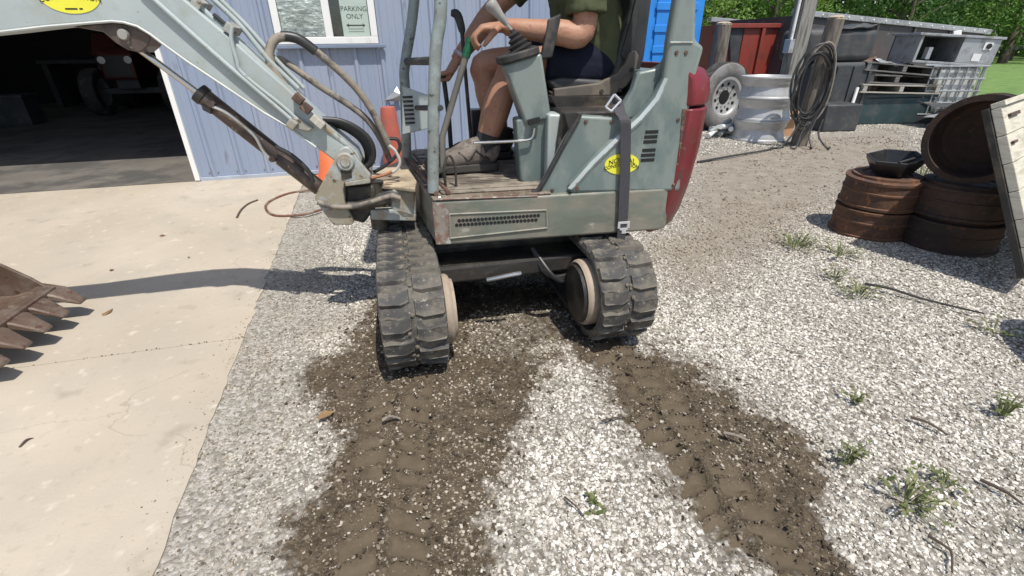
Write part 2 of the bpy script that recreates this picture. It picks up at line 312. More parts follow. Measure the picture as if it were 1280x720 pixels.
def graded(a, b, step, lo, hi, g=1.22):
    c = list(np.arange(a, b + 1e-6, step)); s = step; x = c[-1]
    while x < hi: s *= g; x += s; c.append(x)
    s = step; x = c[0]; pre = []
    while x > lo: s *= g; x -= s; pre.append(x)
    return np.array(pre[::-1] + c)
gx = graded(-1.35, 3.2, .0115, -400, 400); gy = graded(.45, 3.4, .0115, -60, 700)
GX, GY = np.meshgrid(gx, gy); shp = GX.shape
mud, dust, fine, prt, prh = ground_masks(GX, GY)
near = np.clip(1 - (np.hypot(GX, GY) - 6) / 6, 0, 1)
GZ = near * (.022 * (fbm(GX, GY, 1.3, 3, 1) - .5) + .010 * (fbm(GX, GY, 9, 3, 2) - .5)) + prh
GZ += mud * (1 - prt) * .026 * (fbm(GX, GY, 24, 4, 44) - .45) * near - .008 * mud
GZ += (1 - mud) * near * .006 * (fbm(GX, GY, 60, 2, 50) - .5)
slabx_ = -1.504 + (3.018 - GY) * .2907
GZ = np.where(GX < slabx_ + .10, GZ * .3 + .007 * np.clip(1 - (GX - slabx_) / .10, 0, 1), GZ)
GZ = np.where(GX < slabx_ - .03, -.012, GZ)
nx, ny = len(gx), len(gy)
gv = np.stack([GX.ravel(), GY.ravel(), GZ.ravel()], 1)
ii = np.arange(nx * ny).reshape(ny, nx)
gf = np.stack([ii[:-1, :-1].ravel(), ii[:-1, 1:].ravel(), ii[1:, 1:].ravel(), ii[1:, :-1].ravel()], 1)
def fast_mesh(name, v, f):
    me = bpy.data.meshes.new(name); k = f.shape[1]
    me.vertices.add(len(v)); me.vertices.foreach_set('co', np.asarray(v, np.float32).ravel())
    me.loops.add(f.size); me.loops.foreach_set('vertex_index', f.astype(np.int32).ravel())
    me.polygons.add(len(f)); me.polygons.foreach_set('loop_start', np.arange(0, f.size, k, dtype=np.int32))
    me.update(calc_edges=True); me.validate(); return me
gme = fast_mesh('ground', gv, gf)
for nme, arr in (('mud', mud), ('dust', dust), ('fine', fine), ('pad', prt)):
    gme.attributes.new(nme, 'FLOAT', 'POINT').data.foreach_set('value', arr.ravel().astype(np.float32))
gme.polygons.foreach_set('use_smooth', [True] * len(gme.polygons))
def ground_material():
    m = bpy.data.materials.new('gravel_ground'); m.use_nodes = True; nt = m.node_tree; L = nt.links.new; b = nt.nodes['Principled BSDF']
    b.inputs['Roughness'].default_value = .9; b.inputs['Specular IOR Level'].default_value = .25
    tc = nd(nt, 'ShaderNodeTexCoord'); P = tc.outputs['Object']
    def noise(sc, det=5):
        n = nd(nt, 'ShaderNodeTexNoise'); n.inputs['Scale'].default_value = sc; n.inputs['Detail'].default_value = det; L(P, n.inputs['Vector']); return n.outputs['Fac']
    def attr(a): n = nd(nt, 'ShaderNodeAttribute'); n.attribute_name = a; return n.outputs['Fac']
    def ramp(fac, stops):
        r = nd(nt, 'ShaderNodeValToRGB'); e = r.color_ramp.elements
        while len(e) < len(stops): e.new(.5)
        for q, (p, c) in zip(e, stops): q.position = p; q.color = (*c, 1)
        L(fac, r.inputs[0]); return r.outputs[0]
    def mix(f, A, B):
        x = nd(nt, 'ShaderNodeMix', data_type='RGBA')
        for s, v in ((0, f), (6, A), (7, B)):
            if isinstance(v, tuple): x.inputs[s].default_value = (*v, 1)
            elif isinstance(v, float): x.inputs[s].default_value = v
            else: L(v, x.inputs[s])
        return x.outputs[2]
    def mr(fac, a, b_, c=0., d=1.):
        r = nd(nt, 'ShaderNodeMapRange'); r.inputs[1].default_value = a; r.inputs[2].default_value = b_; r.inputs[3].default_value = c; r.inputs[4].default_value = d; L(fac, r.inputs[0]); return r.outputs[0]
    v = nd(nt, 'ShaderNodeTexVoronoi'); v.inputs['Scale'].default_value = 85; L(P, v.inputs['Vector'])
    sep = nd(nt, 'ShaderNodeSeparateColor'); L(v.outputs['Color'], sep.inputs[0])
    pebble = ramp(sep.outputs[0], [(0, (.13, .118, .10)), (.3, (.27, .25, .215)), (.65, (.43, .405, .36)), (1, (.60, .575, .53))])
    fines = mix(mr(noise(140, 3), .3, .7), (.22, .20, .17), (.42, .39, .335))
    crack = mr(v.outputs['Distance'], .35, .75)
    grav = mix(crack, pebble, (.16, .145, .12))
    grav = mix(mr(noise(2.2), .35, .7, 0., .45), grav, fines)
    grav = mix(attr('fine'), grav, mix(.55, fines, pebble))
    dusty = mix(mr(noise(9), .3, .7), (.22, .185, .145), (.33, .29, .235))
    grav = mix(attr('dust'), grav, dusty)
    mudc = mix(mr(noise(22, 7), .3, .7), (.056, .042, .027), (.124, .095, .062))
    mudc = mix(mr(noise(130, 3), .58, .68, 0., .6), mudc, (.24, .215, .175))
    mudc = mix(attr('pad'), mudc, mix(mr(noise(16), .35, .65), (.098, .077, .051), (.124, .098, .067)))
    fac = nd(nt, 'ShaderNodeMath', operation='ADD'); L(attr('mud'), fac.inputs[0]); L(mr(noise(45, 4), 0., 1., -.35, .35), fac.inputs[1])
    col = mix(mr(fac.outputs[0], .35, .65), grav, mudc)
    L(col, b.inputs['Base Color'])
    h = nd(nt, 'ShaderNodeMath', operation='SUBTRACT'); L(noise(160, 3), h.inputs[0]); L(v.outputs['Distance'], h.inputs[1])
    bp = nd(nt, 'ShaderNodeBump'); bp.inputs['Distance'].default_value = .006
    L(mr(attr('pad'), 0., 1., .85, .12), bp.inputs['Strength']); L(h.outputs[0], bp.inputs['Height']); L(bp.outputs[0], b.inputs['Normal'])
    return m
gob = link('ground', gme, ground_material()); tag(gob, kind='structure')

# loose stones: a cloud of points, a crushed-stone shape set on each
def stone_points():
    px = []; 
    def band(n, x0, x1, y0, y1, s0, s1, keep):
        X = rng.uniform(x0, x1, n); Y = rng.uniform(y0, y1, n)
        vis = (np.abs(X) < 1.22 * Y + 1.7) & (X > -1.504 + (3.018 - Y) * .2907 + .004 - .11 * rng.random(n) ** 9)
        X, Y = X[vis], Y[vis]
        mu, du, fi, pr, _ = ground_masks(X, Y)
        clump = np.clip((fbm(X, Y, 6, 3, 90) - .2) * 1.9, .05, 1)
        pk = (1 - .72 * np.clip(mu * 1.25, 0, 1)) * (1 - .95 * pr) * (1 - .88 * du) * (1 - .35 * fi) * np.where(mu > .5, clump ** 2, .35 + .65 * clump) * keep
        k = rng.random(len(X)) < pk; X, Y, fi, mu, du = X[k], Y[k], fi[k], mu[k], du[k]
        S = rng.uniform(0, 1, len(X)) ** 3.6 * (s1 - s0) + s0; S = S * (1 - .45 * fi) * (1 - .2 * mu)
        tone = np.clip(np.maximum(np.maximum(fi * .95, du * 1.2), np.clip(mu * 1.1, 0, .8)), 0, 1)
        return X, Y, S, tone
    A = [band(330000, -1.2, 3.6, .45, 1.9, .0015, .0068, 1.), band(215000, -1.6, 4.8, 1.9, 3.4, .0026, .0072, 1.), band(110000, -2.2, 8.2, 3.4, 7.2, .0048, .0105, .9)]
    X, Y, S, T_ = (np.concatenate([a[i] for a in A]) for i in range(4))
    ix = np.clip(np.searchsorted(gx, X), 1, nx - 1); iy = np.clip(np.searchsorted(gy, Y), 1, ny - 1)
    Z = np.where(X < -1.504 + (3.018 - Y) * .2907, .012, GZ[iy, ix]); return X, Y, Z + S * .18, S, T_
SX, SY, SZ, SS, ST_ = stone_points()
sme = bpy.data.meshes.new('gravel_stones'); sme.vertices.add(len(SX)); sme.vertices.foreach_set('co', np.stack([SX, SY, SZ], 1).astype(np.float32).ravel())
sme.attributes.new('size', 'FLOAT', 'POINT').data.foreach_set('value', SS.astype(np.float32))
sme.attributes.new('tone', 'FLOAT', 'POINT').data.foreach_set('value', ST_.astype(np.float32))
sob = bpy.data.objects.new('gravel_stones', sme); COL.objects.link(sob)
tag(sob, 'loose pale crushed gravel scattered over the yard', 'gravel', kind='stuff')
def stone_material(nm='crushed_stone', st=[(0, (.13, .11, .09)), (.22, (.34, .305, .25)), (.52, (.55, .515, .45)), (1, (.74, .715, .655))]):
    m = bpy.data.materials.new(nm); m.use_nodes = True; nt = m.node_tree; L = nt.links.new; b = nt.nodes['Principled BSDF']; b.inputs['Roughness'].default_value = .85
    b.inputs['Specular IOR Level'].default_value = .25
    oi = nd(nt, 'ShaderNodeObjectInfo'); r = nd(nt, 'ShaderNodeValToRGB'); e = r.color_ramp.elements
    while len(e) < 4: e.new(.5)
    for q, (p, c) in zip(e, st): q.position = p; q.color = (*c, 1)
    L(oi.outputs['Random'], r.inputs[0])
    ta = nd(nt, 'ShaderNodeAttribute'); ta.attribute_type = 'INSTANCER'; ta.attribute_name = 'tone'
    mx = nd(nt, 'ShaderNodeMix', data_type='RGBA'); mx.blend_type = 'MULTIPLY'; L(ta.outputs['Fac'], mx.inputs[0]); L(r.outputs[0], mx.inputs[6]); mx.inputs[7].default_value = (.54, .485, .415, 1)
    L(mx.outputs[2], b.inputs['Base Color']); return m
def stone_nodes(mat):
    ng = bpy.data.node_groups.new('stones', 'GeometryNodeTree'); L = ng.links.new
    ng.interface.new_socket('Geometry', in_out='INPUT', socket_type='NodeSocketGeometry'); ng.interface.new_socket('Geometry', in_out='OUTPUT', socket_type='NodeSocketGeometry')
    gi = ng.nodes.new('NodeGroupInput'); go = ng.nodes.new('NodeGroupOutput')
    join = ng.nodes.new('GeometryNodeGeometryToInstance')
    for k in range(5):
        ico = ng.nodes.new('GeometryNodeMeshIcoSphere'); ico.inputs['Subdivisions'].default_value = 1
        sp = ng.nodes.new('GeometryNodeSetPosition')
        rv = ng.nodes.new('FunctionNodeRandomValue'); rv.data_type = 'FLOAT_VECTOR'; rv.inputs[0].default_value = (-.42, -.42, -.36); rv.inputs[1].default_value = (.42, .42, .36)
        for s in rv.inputs:
            if s.name == 'Seed': s.default_value = 13 * k + 3
        L(ico.outputs['Mesh'], sp.inputs['Geometry']); L(rv.outputs[0], sp.inputs['Offset'])
        tr = ng.nodes.new('GeometryNodeTransform'); tr.inputs['Scale'].default_value = (1.15, .9, .66); L(sp.outputs[0], tr.inputs[0])
        sm = ng.nodes.new('GeometryNodeSetMaterial'); sm.inputs['Material'].default_value = mat; L(tr.outputs[0], sm.inputs['Geometry'])
        L(sm.outputs[0], join.inputs[0])
    iop = ng.nodes.new('GeometryNodeInstanceOnPoints'); iop.inputs['Pick Instance'].default_value = True
    L(gi.outputs[0], iop.inputs['Points']); L(join.outputs[0], iop.inputs['Instance'])
    at_ = ng.nodes.new('GeometryNodeInputNamedAttribute'); at_.data_type = 'FLOAT'; at_.inputs['Name'].default_value = 'size'; L(at_.outputs[0], iop.inputs['Scale'])
    rr = ng.nodes.new('FunctionNodeRandomValue'); rr.data_type = 'FLOAT_VECTOR'; rr.inputs[0].default_value = (-.5, -.5, 0); rr.inputs[1].default_value = (.5, .5, 6.28); L(rr.outputs[0], iop.inputs['Rotation'])
    L(iop.outputs[0], go.inputs[0]); return ng
md = sob.modifiers.new('stones', 'NODES'); md.node_group = stone_nodes(stone_material())

# clods of churned mud in the tracks, set the same way
n_ = 190000; CX = rng.uniform(-1.1, 1.6, n_); CY = rng.uniform(.45, 2.7, n_)
mu, du, fi, pr, _ = ground_masks(CX, CY); k = rng.random(n_) < .62 * np.clip(mu * 1.2, 0, 1) * (1 - .92 * pr) * np.clip((fbm(CX, CY, 8, 3, 15) - .18) * 2.2, .08, 1)
CX, CY = CX[k], CY[k]; CS = rng.random(len(CX)) ** 6 * .0062 + .0012
ix = np.clip(np.searchsorted(gx, CX), 1, nx - 1); iy = np.clip(np.searchsorted(gy, CY), 1, ny - 1); CZ = GZ[iy, ix] + CS * .15
cme = bpy.data.meshes.new('mud_clods'); cme.vertices.add(len(CX)); cme.vertices.foreach_set('co', np.stack([CX, CY, CZ], 1).astype(np.float32).ravel())
cme.attributes.new('size', 'FLOAT', 'POINT').data.foreach_set('value', CS.astype(np.float32))
cob = bpy.data.objects.new('mud_clods', cme); COL.objects.link(cob); tag(cob, 'brown crumbled mud clods churned up by the tracks', 'mud', kind='stuff')
mdc = cob.modifiers.new('clods', 'NODES'); mdc.node_group = stone_nodes(stone_material('mud_clod', [(0, (.040, .030, .020)), (.4, (.075, .058, .039)), (.8, (.13, .103, .073)), (1, (.25, .21, .16))]))

# lawn beyond the yard and a pale strip of paving before it
lw = MB().add([(9.0, 9.6, .004), (60, -6, .004), (160, 60, .004), (160, 300, .004), (-60, 300, .004), (-60, 40, .004), (4, 13, .004)], [(0, 1, 2, 3, 4, 5, 6)])
lawn = lw.build('lawn', pmat('lawn_grass', (.105, .19, .04), .9, var=.25, scale=.6, dirt=(.15, .24, .06), dirt_amt=.5, dirt_scale=3, bump=.5, bump_scale=20)); tag(lawn, kind='structure')
pv = MB().add([(7.6, 8.2, .010), (12, 6.6, .010), (13.2, 9.2, .010), (9.3, 10.6, .010)], [(0, 1, 2, 3)]).build('path', pmat('pale_paving', (.5, .48, .44), .85, var=.12, scale=3, bump=.1)); tag(pv, kind='structure')

# ------------------------------------------------------------------ concrete pad (frame of the building: x along the wall, y inwards)
WL = (-2.83, 4.262, 0); WR = R(14)
def concrete():
    m = bpy.data.materials.new('pale_concrete'); m.use_nodes = True; nt = m.node_tree; L = nt.links.new; b = nt.nodes['Principled BSDF']  # concrete's own warm pale tone, mottled and stained
    b.inputs['Roughness'].default_value = .85; b.inputs['Specular IOR Level'].default_value = .3
    tc = nd(nt, 'ShaderNodeTexCoord'); P = tc.outputs['Object']
    def noise(sc, det=6, st=None):
        n = nd(nt, 'ShaderNodeTexNoise'); n.inputs['Scale'].default_value = sc; n.inputs['Detail'].default_value = det; L(P, n.inputs['Vector']); return n.outputs['Fac']
    def mr(f, a, b_, c=0., d=1.):
        r = nd(nt, 'ShaderNodeMapRange'); r.inputs[1].default_value = a; r.inputs[2].default_value = b_; r.inputs[3].default_value = c; r.inputs[4].default_value = d; L(f, r.inputs[0]); return r.outputs[0]
    def mix(f, A, B):
        x = nd(nt, 'ShaderNodeMix', data_type='RGBA'); L(f, x.inputs[0])
        for s, v in ((6, A), (7, B)):
            if isinstance(v, tuple): x.inputs[s].default_value = (*v, 1)
            else: L(v, x.inputs[s])
        return x.outputs[2]
    c = mix(mr(noise(1.1), .3, .7), (.40, .345, .268), (.50, .438, .350))
    c = mix(mr(noise(3.5, 9), .47, .66, 0., .75), c, (.40, .355, .29))
    c = mix(mr(noise(.7, 4), .55, .75, 0., .55), c, (.43, .39, .335))
    c = mix(mr(noise(18, 8), .62, .72, 0., .6), c, (.60, .54, .44))
    c = mix(mr(noise(7, 9), .62, .72, 0., .6), c, (.31, .26, .20))
    c = mix(mr(noise(34, 6), .60, .70, 0., .4), c, (.36, .31, .245))
    c = mix(mr(noise(210, 2), .66, .74, 0., .45), c, (.27, .23, .18))
    wv = nd(nt, 'ShaderNodeTexNoise'); wv.inputs['Scale'].default_value = 2.5; wv.inputs['Detail'].default_value = 6; L(P, wv.inputs['Vector'])
    va = nd(nt, 'ShaderNodeVectorMath', operation='MULTIPLY_ADD'); L(wv.outputs['Color'], va.inputs[0]); va.inputs[1].default_value = (.9, .9, 0); L(P, va.inputs[2])
    vo = nd(nt, 'ShaderNodeTexVoronoi', feature='DISTANCE_TO_EDGE'); vo.inputs['Scale'].default_value = .42; L(va.outputs[0], vo.inputs['Vector'])
    ck_ = nd(nt, 'ShaderNodeMath', operation='MULTIPLY'); L(mr(vo.outputs['Distance'], .0018, .0006, 0., .32), ck_.inputs[0]); L(mr(noise(1.3, 3), .46, .56), ck_.inputs[1])
    c = mix(ck_.outputs[0], c, (.20, .165, .125))
    c = mix(mr(noise(2.6, 3), .70, .78, 0., .45), c, (.24, .205, .165))
    L(c, b.inputs['Base Color'])
    bp = nd(nt, 'ShaderNodeBump'); bp.inputs['Strength'].default_value = .25; bp.inputs['Distance'].default_value = .004; L(noise(120, 5), bp.inputs['Height']); L(bp.outputs[0], b.inputs['Normal'])
    return m
CONC = concrete()
e720, e476, e284 = [(1.088,-3.989),(1.055,-3.263),(0.994,-1.565)]
jy = [(0.874,-2.971)][0][1]
k_ = (e284[0] - e720[0]) / (e284[1] - e720[1])
def ex(y): return e284[0] + k_ * (y - e284[1])
pad = bpy.data.objects.new('concrete_pad', None); COL.objects.link(pad); pad.location = WL; pad.rotation_euler = (0, 0, WR); tag(pad, kind='structure')
def slab(y0, y1, g=.004):
    n = 140; ys = [y0 + (y1 - y0) * i / n for i in range(n + 1)]
    edge = [(ex(y) + .016 * (mnoise.noise((y * 7, 1, 0))) + .011 * mnoise.noise((y * 27, 4, 0)), y) for y in ys]
    return MB().prism([(-9, y0)] + edge + [(-9, y1)], -.08, .012, 'xy')
slab(jy + .0012, -.006).build('slab', CONC, pad)
slab(-9, jy - .0012).build('slab', CONC, pad)
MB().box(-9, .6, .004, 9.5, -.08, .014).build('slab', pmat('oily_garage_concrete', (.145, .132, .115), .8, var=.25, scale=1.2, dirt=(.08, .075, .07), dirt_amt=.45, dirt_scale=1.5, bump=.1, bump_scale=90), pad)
# worn joint: crumbled bits along the crack
jb = MB()
for i in range(46):
    x = ex(jy) - random.random() ** 2.2 * 1.3; s = random.uniform(.0015, .004)
    jb.lathe([(0, -s), (s, -s * .3), (s * .8, s * .5), (0, s)], 5, Matrix.Translation((x, jy + random.gauss(0, .004), .013)))
o = jb.build('joint_crumbs', pmat('joint_crumbs', (.16, .13, .10), .9, var=.3, scale=90), pad); tag(o, kind='stuff')

# ------------------------------------------------------------------ building
bld = thing('metal_building', 'blue grey ribbed metal garage with open door behind the excavator', 'building', WL, WR)
RIB = .2286; S0 = [(0.159,0.032)][0][0] - RIB
def panel(x0, w, z0, z1, name='wall_panel'):
    """one sheet of siding with raised ribs"""
    pts = []; x = x0; k = 0
    xs = [x0]
    r0 = S0 + math.floor((x0 - S0) / RIB) * RIB
    prof = [(x0, 0)]
    q = r0
    while q < x0 + w + RIB:
        for dx, d in ((-.024, 0), (-.011, -.019), (.011, -.019), (.024, 0)):
            if x0 + .001 < q + dx < x0 + w - .001: prof.append((q + dx, d))
        for dx in (.085, .143):
            for e, d in ((-.006, 0), (0, -.003), (.006, 0)):
                if x0 + .001 < q + dx + e < x0 + w - .001: prof.append((q + dx + e, d))
        q += RIB
    prof.append((x0 + w, 0))
    n = len(prof); vs = [(a, b, z) for z in (z0, z1) for a, b in prof]
    vs += [(a, b + .004, z) for z in (z0, z1) for a, b in prof]
    fs = [(i, i + 1, n + i + 1, n + i) for i in range(n - 1)] + [(2 * n + i, 3 * n + i, 3 * n + i + 1, 2 * n + i + 1) for i in range(n - 1)]
    return MB().add(vs, fs).build(name, 'siding', bld)
XR = [(3.933,0.035)][0][0]
x = .028
first = S0 + RIB * 4 - .05
edges = [.028, first]
while edges[-1] + .9144 < XR: edges.append(edges[-1] + .9144)
edges.append(XR)
for a, b in zip(edges[:-1], edges[1:]): panel(a, b - a - .002, .045, 3.9)
for k in range(5): panel(-4.6 + k * .92, .918, 3.06, 3.9)
for k in range(3): panel(-7.4 + k * .92, .918, .045, 3.9)
MB().box(.0, .040, -.030, .006, .02, 3.02).build('door_trim', 'white_pl', bld, bevel=.003)
MB().box(-4.64, -4.6, -.030, .006, .02, 3.02).build('door_trim', 'white_pl', bld, bevel=.003)
MB().box(-4.64, .04, -.032, .006, 3.022, 3.06).build('door_header_trim', 'white_pl', bld, bevel=.003)
MB().box(.042, XR, -.024, .004, .008, .043).build('base_trim', pmat('pale_base_trim', (.36, .40, .47), .5), bld, bevel=.003)
sc = MB()
q = S0 + RIB
while q < XR:
    for z in (.075, .95 + .75, 2.6):
        for dx in (-.036, .036): sc.cyl((q + dx, -.0045, z), (q + dx, .0, z), .006, 8)
    q += RIB
tag(sc.build('screws', 'screw', bld), kind='stuff')
# garage interior and shell
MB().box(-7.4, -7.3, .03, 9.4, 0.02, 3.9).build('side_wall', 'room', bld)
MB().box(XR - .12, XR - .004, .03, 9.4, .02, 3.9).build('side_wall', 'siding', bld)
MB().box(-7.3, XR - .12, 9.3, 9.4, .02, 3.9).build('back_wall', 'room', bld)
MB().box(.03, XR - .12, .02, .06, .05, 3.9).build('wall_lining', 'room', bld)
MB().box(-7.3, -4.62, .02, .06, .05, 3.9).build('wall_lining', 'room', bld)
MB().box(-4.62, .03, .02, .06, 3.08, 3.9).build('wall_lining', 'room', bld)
MB().prism([(-.4, 3.9), (4.7, 5.2), (9.8, 3.9), (9.8, 3.96), (4.7, 5.27), (-.4, 3.96)], -7.6, XR + .25, 'yz').build('roof', 'galv', bld)
# partition that closes the bay on the right
MB().box(.6, .68, .07, 9.29, .02, 3.88).build('partition', 'room', bld)
# window
wl, wr = [(0.920,1.096),(1.742,1.096)]
win = MB(); zb = (wl[1] + wr[1]) / 2; x0, x1 = wl[0], wr[0]; zt = zb + .92; fw_ = .055
for b_ in ((x0, x1, zb, zb + fw_), (x0, x1, zt - fw_, zt), (x0, x0 + fw_, zb + fw_, zt - fw_), (x1 - fw_, x1, zb + fw_, zt - fw_)):
    win.box(b_[0], b_[1], -.052, -.022, b_[2], b_[3])
wo = win.build('window', 'white_pl', bld, bevel=.004)
xm = x0 + (x1 - x0) * .52
MB().box(xm - .03, xm + .03, -.048, -.024, zb + fw_, zt - fw_).build('mullion', 'white_pl', wo, bevel=.003)
MB().box(x0 - .02, x1 + .055, -.062, -.022, zb - .032, zb - .003).build('sill', 'trim_grey', wo, bevel=.004)
MB().box(x0 + fw_, x1 - fw_, -.024, -.0225, zb + fw_, zt - fw_).build('dark_room_sheet', 'black_pl', wo)  # black sheet stands in for the unlit room behind the pane
# crumpled foil behind the left pane
fx0, fx1 = x0 + fw_ + .004, xm - .03; n = 40; vs = []; 
for j in range(n + 1):
    for i in range(n + 1):
        a = fx0 + (fx1 - fx0) * i / n; c = zb + fw_ + .004 + (zt - zb - 2 * fw_ - .008) * j / n
        d = .007 * mnoise.noise((a * 9, c * 34, 1)) + .005 * mnoise.noise((a * 30, c * 60, 5))
        vs.append((a, -.0315 + d * .55, c))
MB().add(vs, [(j * (n + 1) + i, j * (n + 1) + i + 1, (j + 1) * (n + 1) + i + 1, (j + 1) * (n + 1) + i) for j in range(n) for i in range(n)]).build('foil_lining', 'foil', wo)
sx0, sx1 = xm + .03 + .085, x1 - fw_ - .006
MB().box(sx0, sx1, -.031, -.028, zb + fw_ + .004, zt - fw_ - .05).build('sign_board', 'paper', wo)
sxm = (sx0 + sx1) / 2
def sgn(t, size, z): text_mesh(t, size, 'sign_lettering', 'sign_ink', wo, (sxm, -.0318, zb + fw_ + z), (R(90), 0, 0))
sgn('TRUCK', .105, .325); sgn('PARKING', .051, .205); sgn('ONLY', .051, .150)
ar = MB(); az = zb + fw_ + .085; hw = (sx1 - sx0) * .36
ar.box(sxm - hw * .8, sxm + hw * .8, -.0322, -.0312, az - .005, az + .005)
for s_ in (-1, 1): ar.prism([(sxm + s_ * hw, az), (sxm + s_ * hw * .72, az + .015), (sxm + s_ * hw * .72, az - .015)], -.0322, -.0312)
ar.build('sign_arrow', 'sign_ink', wo)
for z in (.035, .055): MB().box(sxm - hw * .8, sxm + hw * .8, -.0318, -.0312, zb + fw_ + z, zb + fw_ + z + .006).build('sign_line', pmat('pale_sign_ink', (.24, .26, .25), .6), wo)
MB().box(x0 + fw_, xm - .03, -.0405, -.0395, zb + fw_, zt - fw_).build('pane', 'glass', wo)
MB().box(xm + .03, x1 - fw_, -.0405, -.0385, zb + fw_, zt - fw_).build('pane', 'glass', wo)
# dented flap of siding with torn bright edges
dx_, dz_ = [(1.854,0.679)][0]
MB().add([(dx_ - .14, -.024, dz_ - .05), (dx_ - .03, -.05, dz_ + .03), (dx_, -.024, dz_ + .07), (dx_ + .03, -.06, dz_), (dx_ + .12, -.024, dz_ + .01), (dx_ + .02, -.03, dz_ - .06), (dx_ - .05, -.055, dz_ - .03)],
         [(0, 1, 6), (1, 2, 3), (1, 3, 6), (3, 4, 5), (6, 3, 5), (0, 6, 5)]).build('dented_flap', 'galv', bld)

# ------------------------------------------------------------------ excavator (frame: x to the machine's rear, y away from the near side, z up)
EX = thing('mini_excavator', 'grey green mini excavator with red counterweight and muddy rubber tracks', 'excavator', (-.275, 1.637, 0), R(9))
def into(ox, oy, deg):
    """location and turn of another frame of the yard inside the machine's frame"""
    d = Vector((ox + .275, oy - 1.637, 0)); d.rotate(Matrix.Rotation(-R(9), 3, 'Z')); return dict(loc=d, rot=R(deg - 9))
FB = into(-.64, 1.79, 12); FT = into(.042, 1.60, 13)
W_ = .98
# --- lower body with vent plate
tail = [(.865, 0), (.90, .012), (.94, .07), (.98, .2), (1.0, .34), (1.005, .49), (1.0, .64), (.98, .78), (.94, .91), (.90, .968), (.865, .98)]
plan = [(.0, 0)] + tail + [(-.08, .98), (-.15, .86), (-.142, .79)]
sk = MB().prism(plan, .398, .566, 'xy').build('lower_body', 'skirt', EX, bevel=.009, seg=3, smooth=40)
MB().prism([(-.0035, .405), (.052, .405), (.045, .46), (.055, .52), (.035, .560), (-.0035, .562)], -.0025, .012).build('chipped_corner', 'chip', sk)
vp = [(0.054,0.518),(0.411,0.511),(0.416,0.441),(0.050,0.426)]
fr = MB()
for i in range(4):
    a, b = vp[i], vp[(i + 1) % 4]; fr.tube([(a[0], -.003, a[1]), (b[0], -.003, b[1])], .0035, 6)
fr.build('vent_rim', 'skirt', sk)
pl = MB().prism(vp, -.002, .01).build('vent_plate', 'skirt', sk)
hol = MB()
for row, (a, b) in enumerate(zip([(0.087,0.491),(0.077,0.475)], [(0.381,0.492),(0.372,0.475)])):
    for i in range(22):
        t = i / 21; hol.cyl((a[0] + (b[0] - a[0]) * t, -.0032, a[1] + (b[1] - a[1]) * t), (a[0] + (b[0] - a[0]) * t, .0, a[1] + (b[1] - a[1]) * t), .0066, 10)
tag(hol.build('vent_holes', 'ink', sk), kind='stuff')
# --- deck
MB().prism([(.0, .002), (.43, .002), (.43, .97), (-.08, .97), (-.145, .86), (-.139, .79)], .567, .575, 'xy').build('deck', 'deck', EX, bevel=.003)
dk = MB().prism([(.032, .05), (.42, .05), (.42, .9), (-.02, .9), (-.095, .78)], .576, .583, 'xy').build('floor_mat', 'mat', EX, bevel=.003)
rb = MB()
for k in range(9):
    y = .08 + k * .085; rb.box(-.02 - y * .08, .40, y, y + .012, .583, .587)
rb.build('mat_ribs', 'mat', dk, bevel=.002)
# front lip rails
for d in (0, .045):
    MB().tube([(.012 + d, .04, .585), (-.125 + d, .78, .585)], .008, 8).build('deck_rail', 'rust', EX)
for (x, y) in ((.012, .012), (.37, .02), (-.12, .74)):
    MB().lathe([(0, .004), (.008, .004), (.011, 0)], 6, Matrix.Translation((x + .012, y + .01, .576))).build('deck_bolt', 'steel', EX)
# --- side and rear body
rp = [(0.502,0.564),(0.494,0.594),(0.571,0.678),(0.676,0.779),(0.742,0.831),(0.793,0.892),(0.819,0.955),(0.818,1.062),(0.825,1.180)] + [(.80, 1.5), (.775, 1.90), (.855, 1.90), (.885, 1.5)] + [(0.897,1.180),(0.914,1.065)] + [(.950, 1.045)] + [(0.928,0.917),(0.939,0.548)]
near_panel = MB().prism(rp, .002, .05).build('rear_side_panel', 'paint', EX, bevel=.015, seg=3, smooth=50)
farp = [(p[0], p[1]) for p in rp]
MB().prism(farp, .93, .978).build('rear_side_panel', 'paint', EX, bevel=.015, seg=3, smooth=50)
lp = [(0.384,0.557),(0.396,0.589),(0.437,0.663),(0.481,0.749),(0.522,0.821),(0.538,0.836),(0.671,0.824),(0.714,0.815),(0.756,0.813),(0.788,0.539)]
MB().prism(lp, .028, .075).build('side_panel', 'paint', EX, bevel=.010, seg=3, smooth=50)
# chamfered fender rib along the rear panel, its sunlit tone put in as pale paint
rbp = [(0.490,0.587),(0.572,0.679),(0.677,0.777),(0.739,0.829),(0.791,0.890),(0.817,0.953)]
rbq = [(0.514,0.580),(0.594,0.666),(0.696,0.763),(0.759,0.815),(0.810,0.877),(0.835,0.945)]
rv = [(p[0], .001, p[1]) for p in rbp] + [((p[0] + q[0]) / 2, -.009, (p[1] + q[1]) / 2) for p, q in zip(rbp, rbq)] + [(q[0], .001, q[1]) for q in rbq]
n = len(rbp)
MB().add(rv, [(i + k * n, i + 1 + k * n, i + 1 + (k + 1) * n, i + (k + 1) * n) for k in range(2) for i in range(n - 1)] + [(0, n, 2 * n), (n - 1, 3 * n - 1, 2 * n - 1)]).build('fender_rib', 'paint_light', EX, smooth=60)
# dark rubber seal along the front edge of the side panel
MB().tube(smooth_path(at([(0.363,0.573),(0.387,0.584),(0.431,0.658),(0.478,0.746),(0.522,0.821),(0.529,0.842)], .024), 4), .009, 8).build('rubber_seal', 'rubber_dark', EX, smooth=True)
MB().prism([(0.483,0.841),(0.529,0.842),(0.536,0.818),(0.503,0.778)], .05, .09).build('seal_end', 'rubber_dark', EX)
MB().tube(at([(0.572,0.674),(0.681,0.776)], .019), .004, 6).build('panel_gap', 'ink', EX)
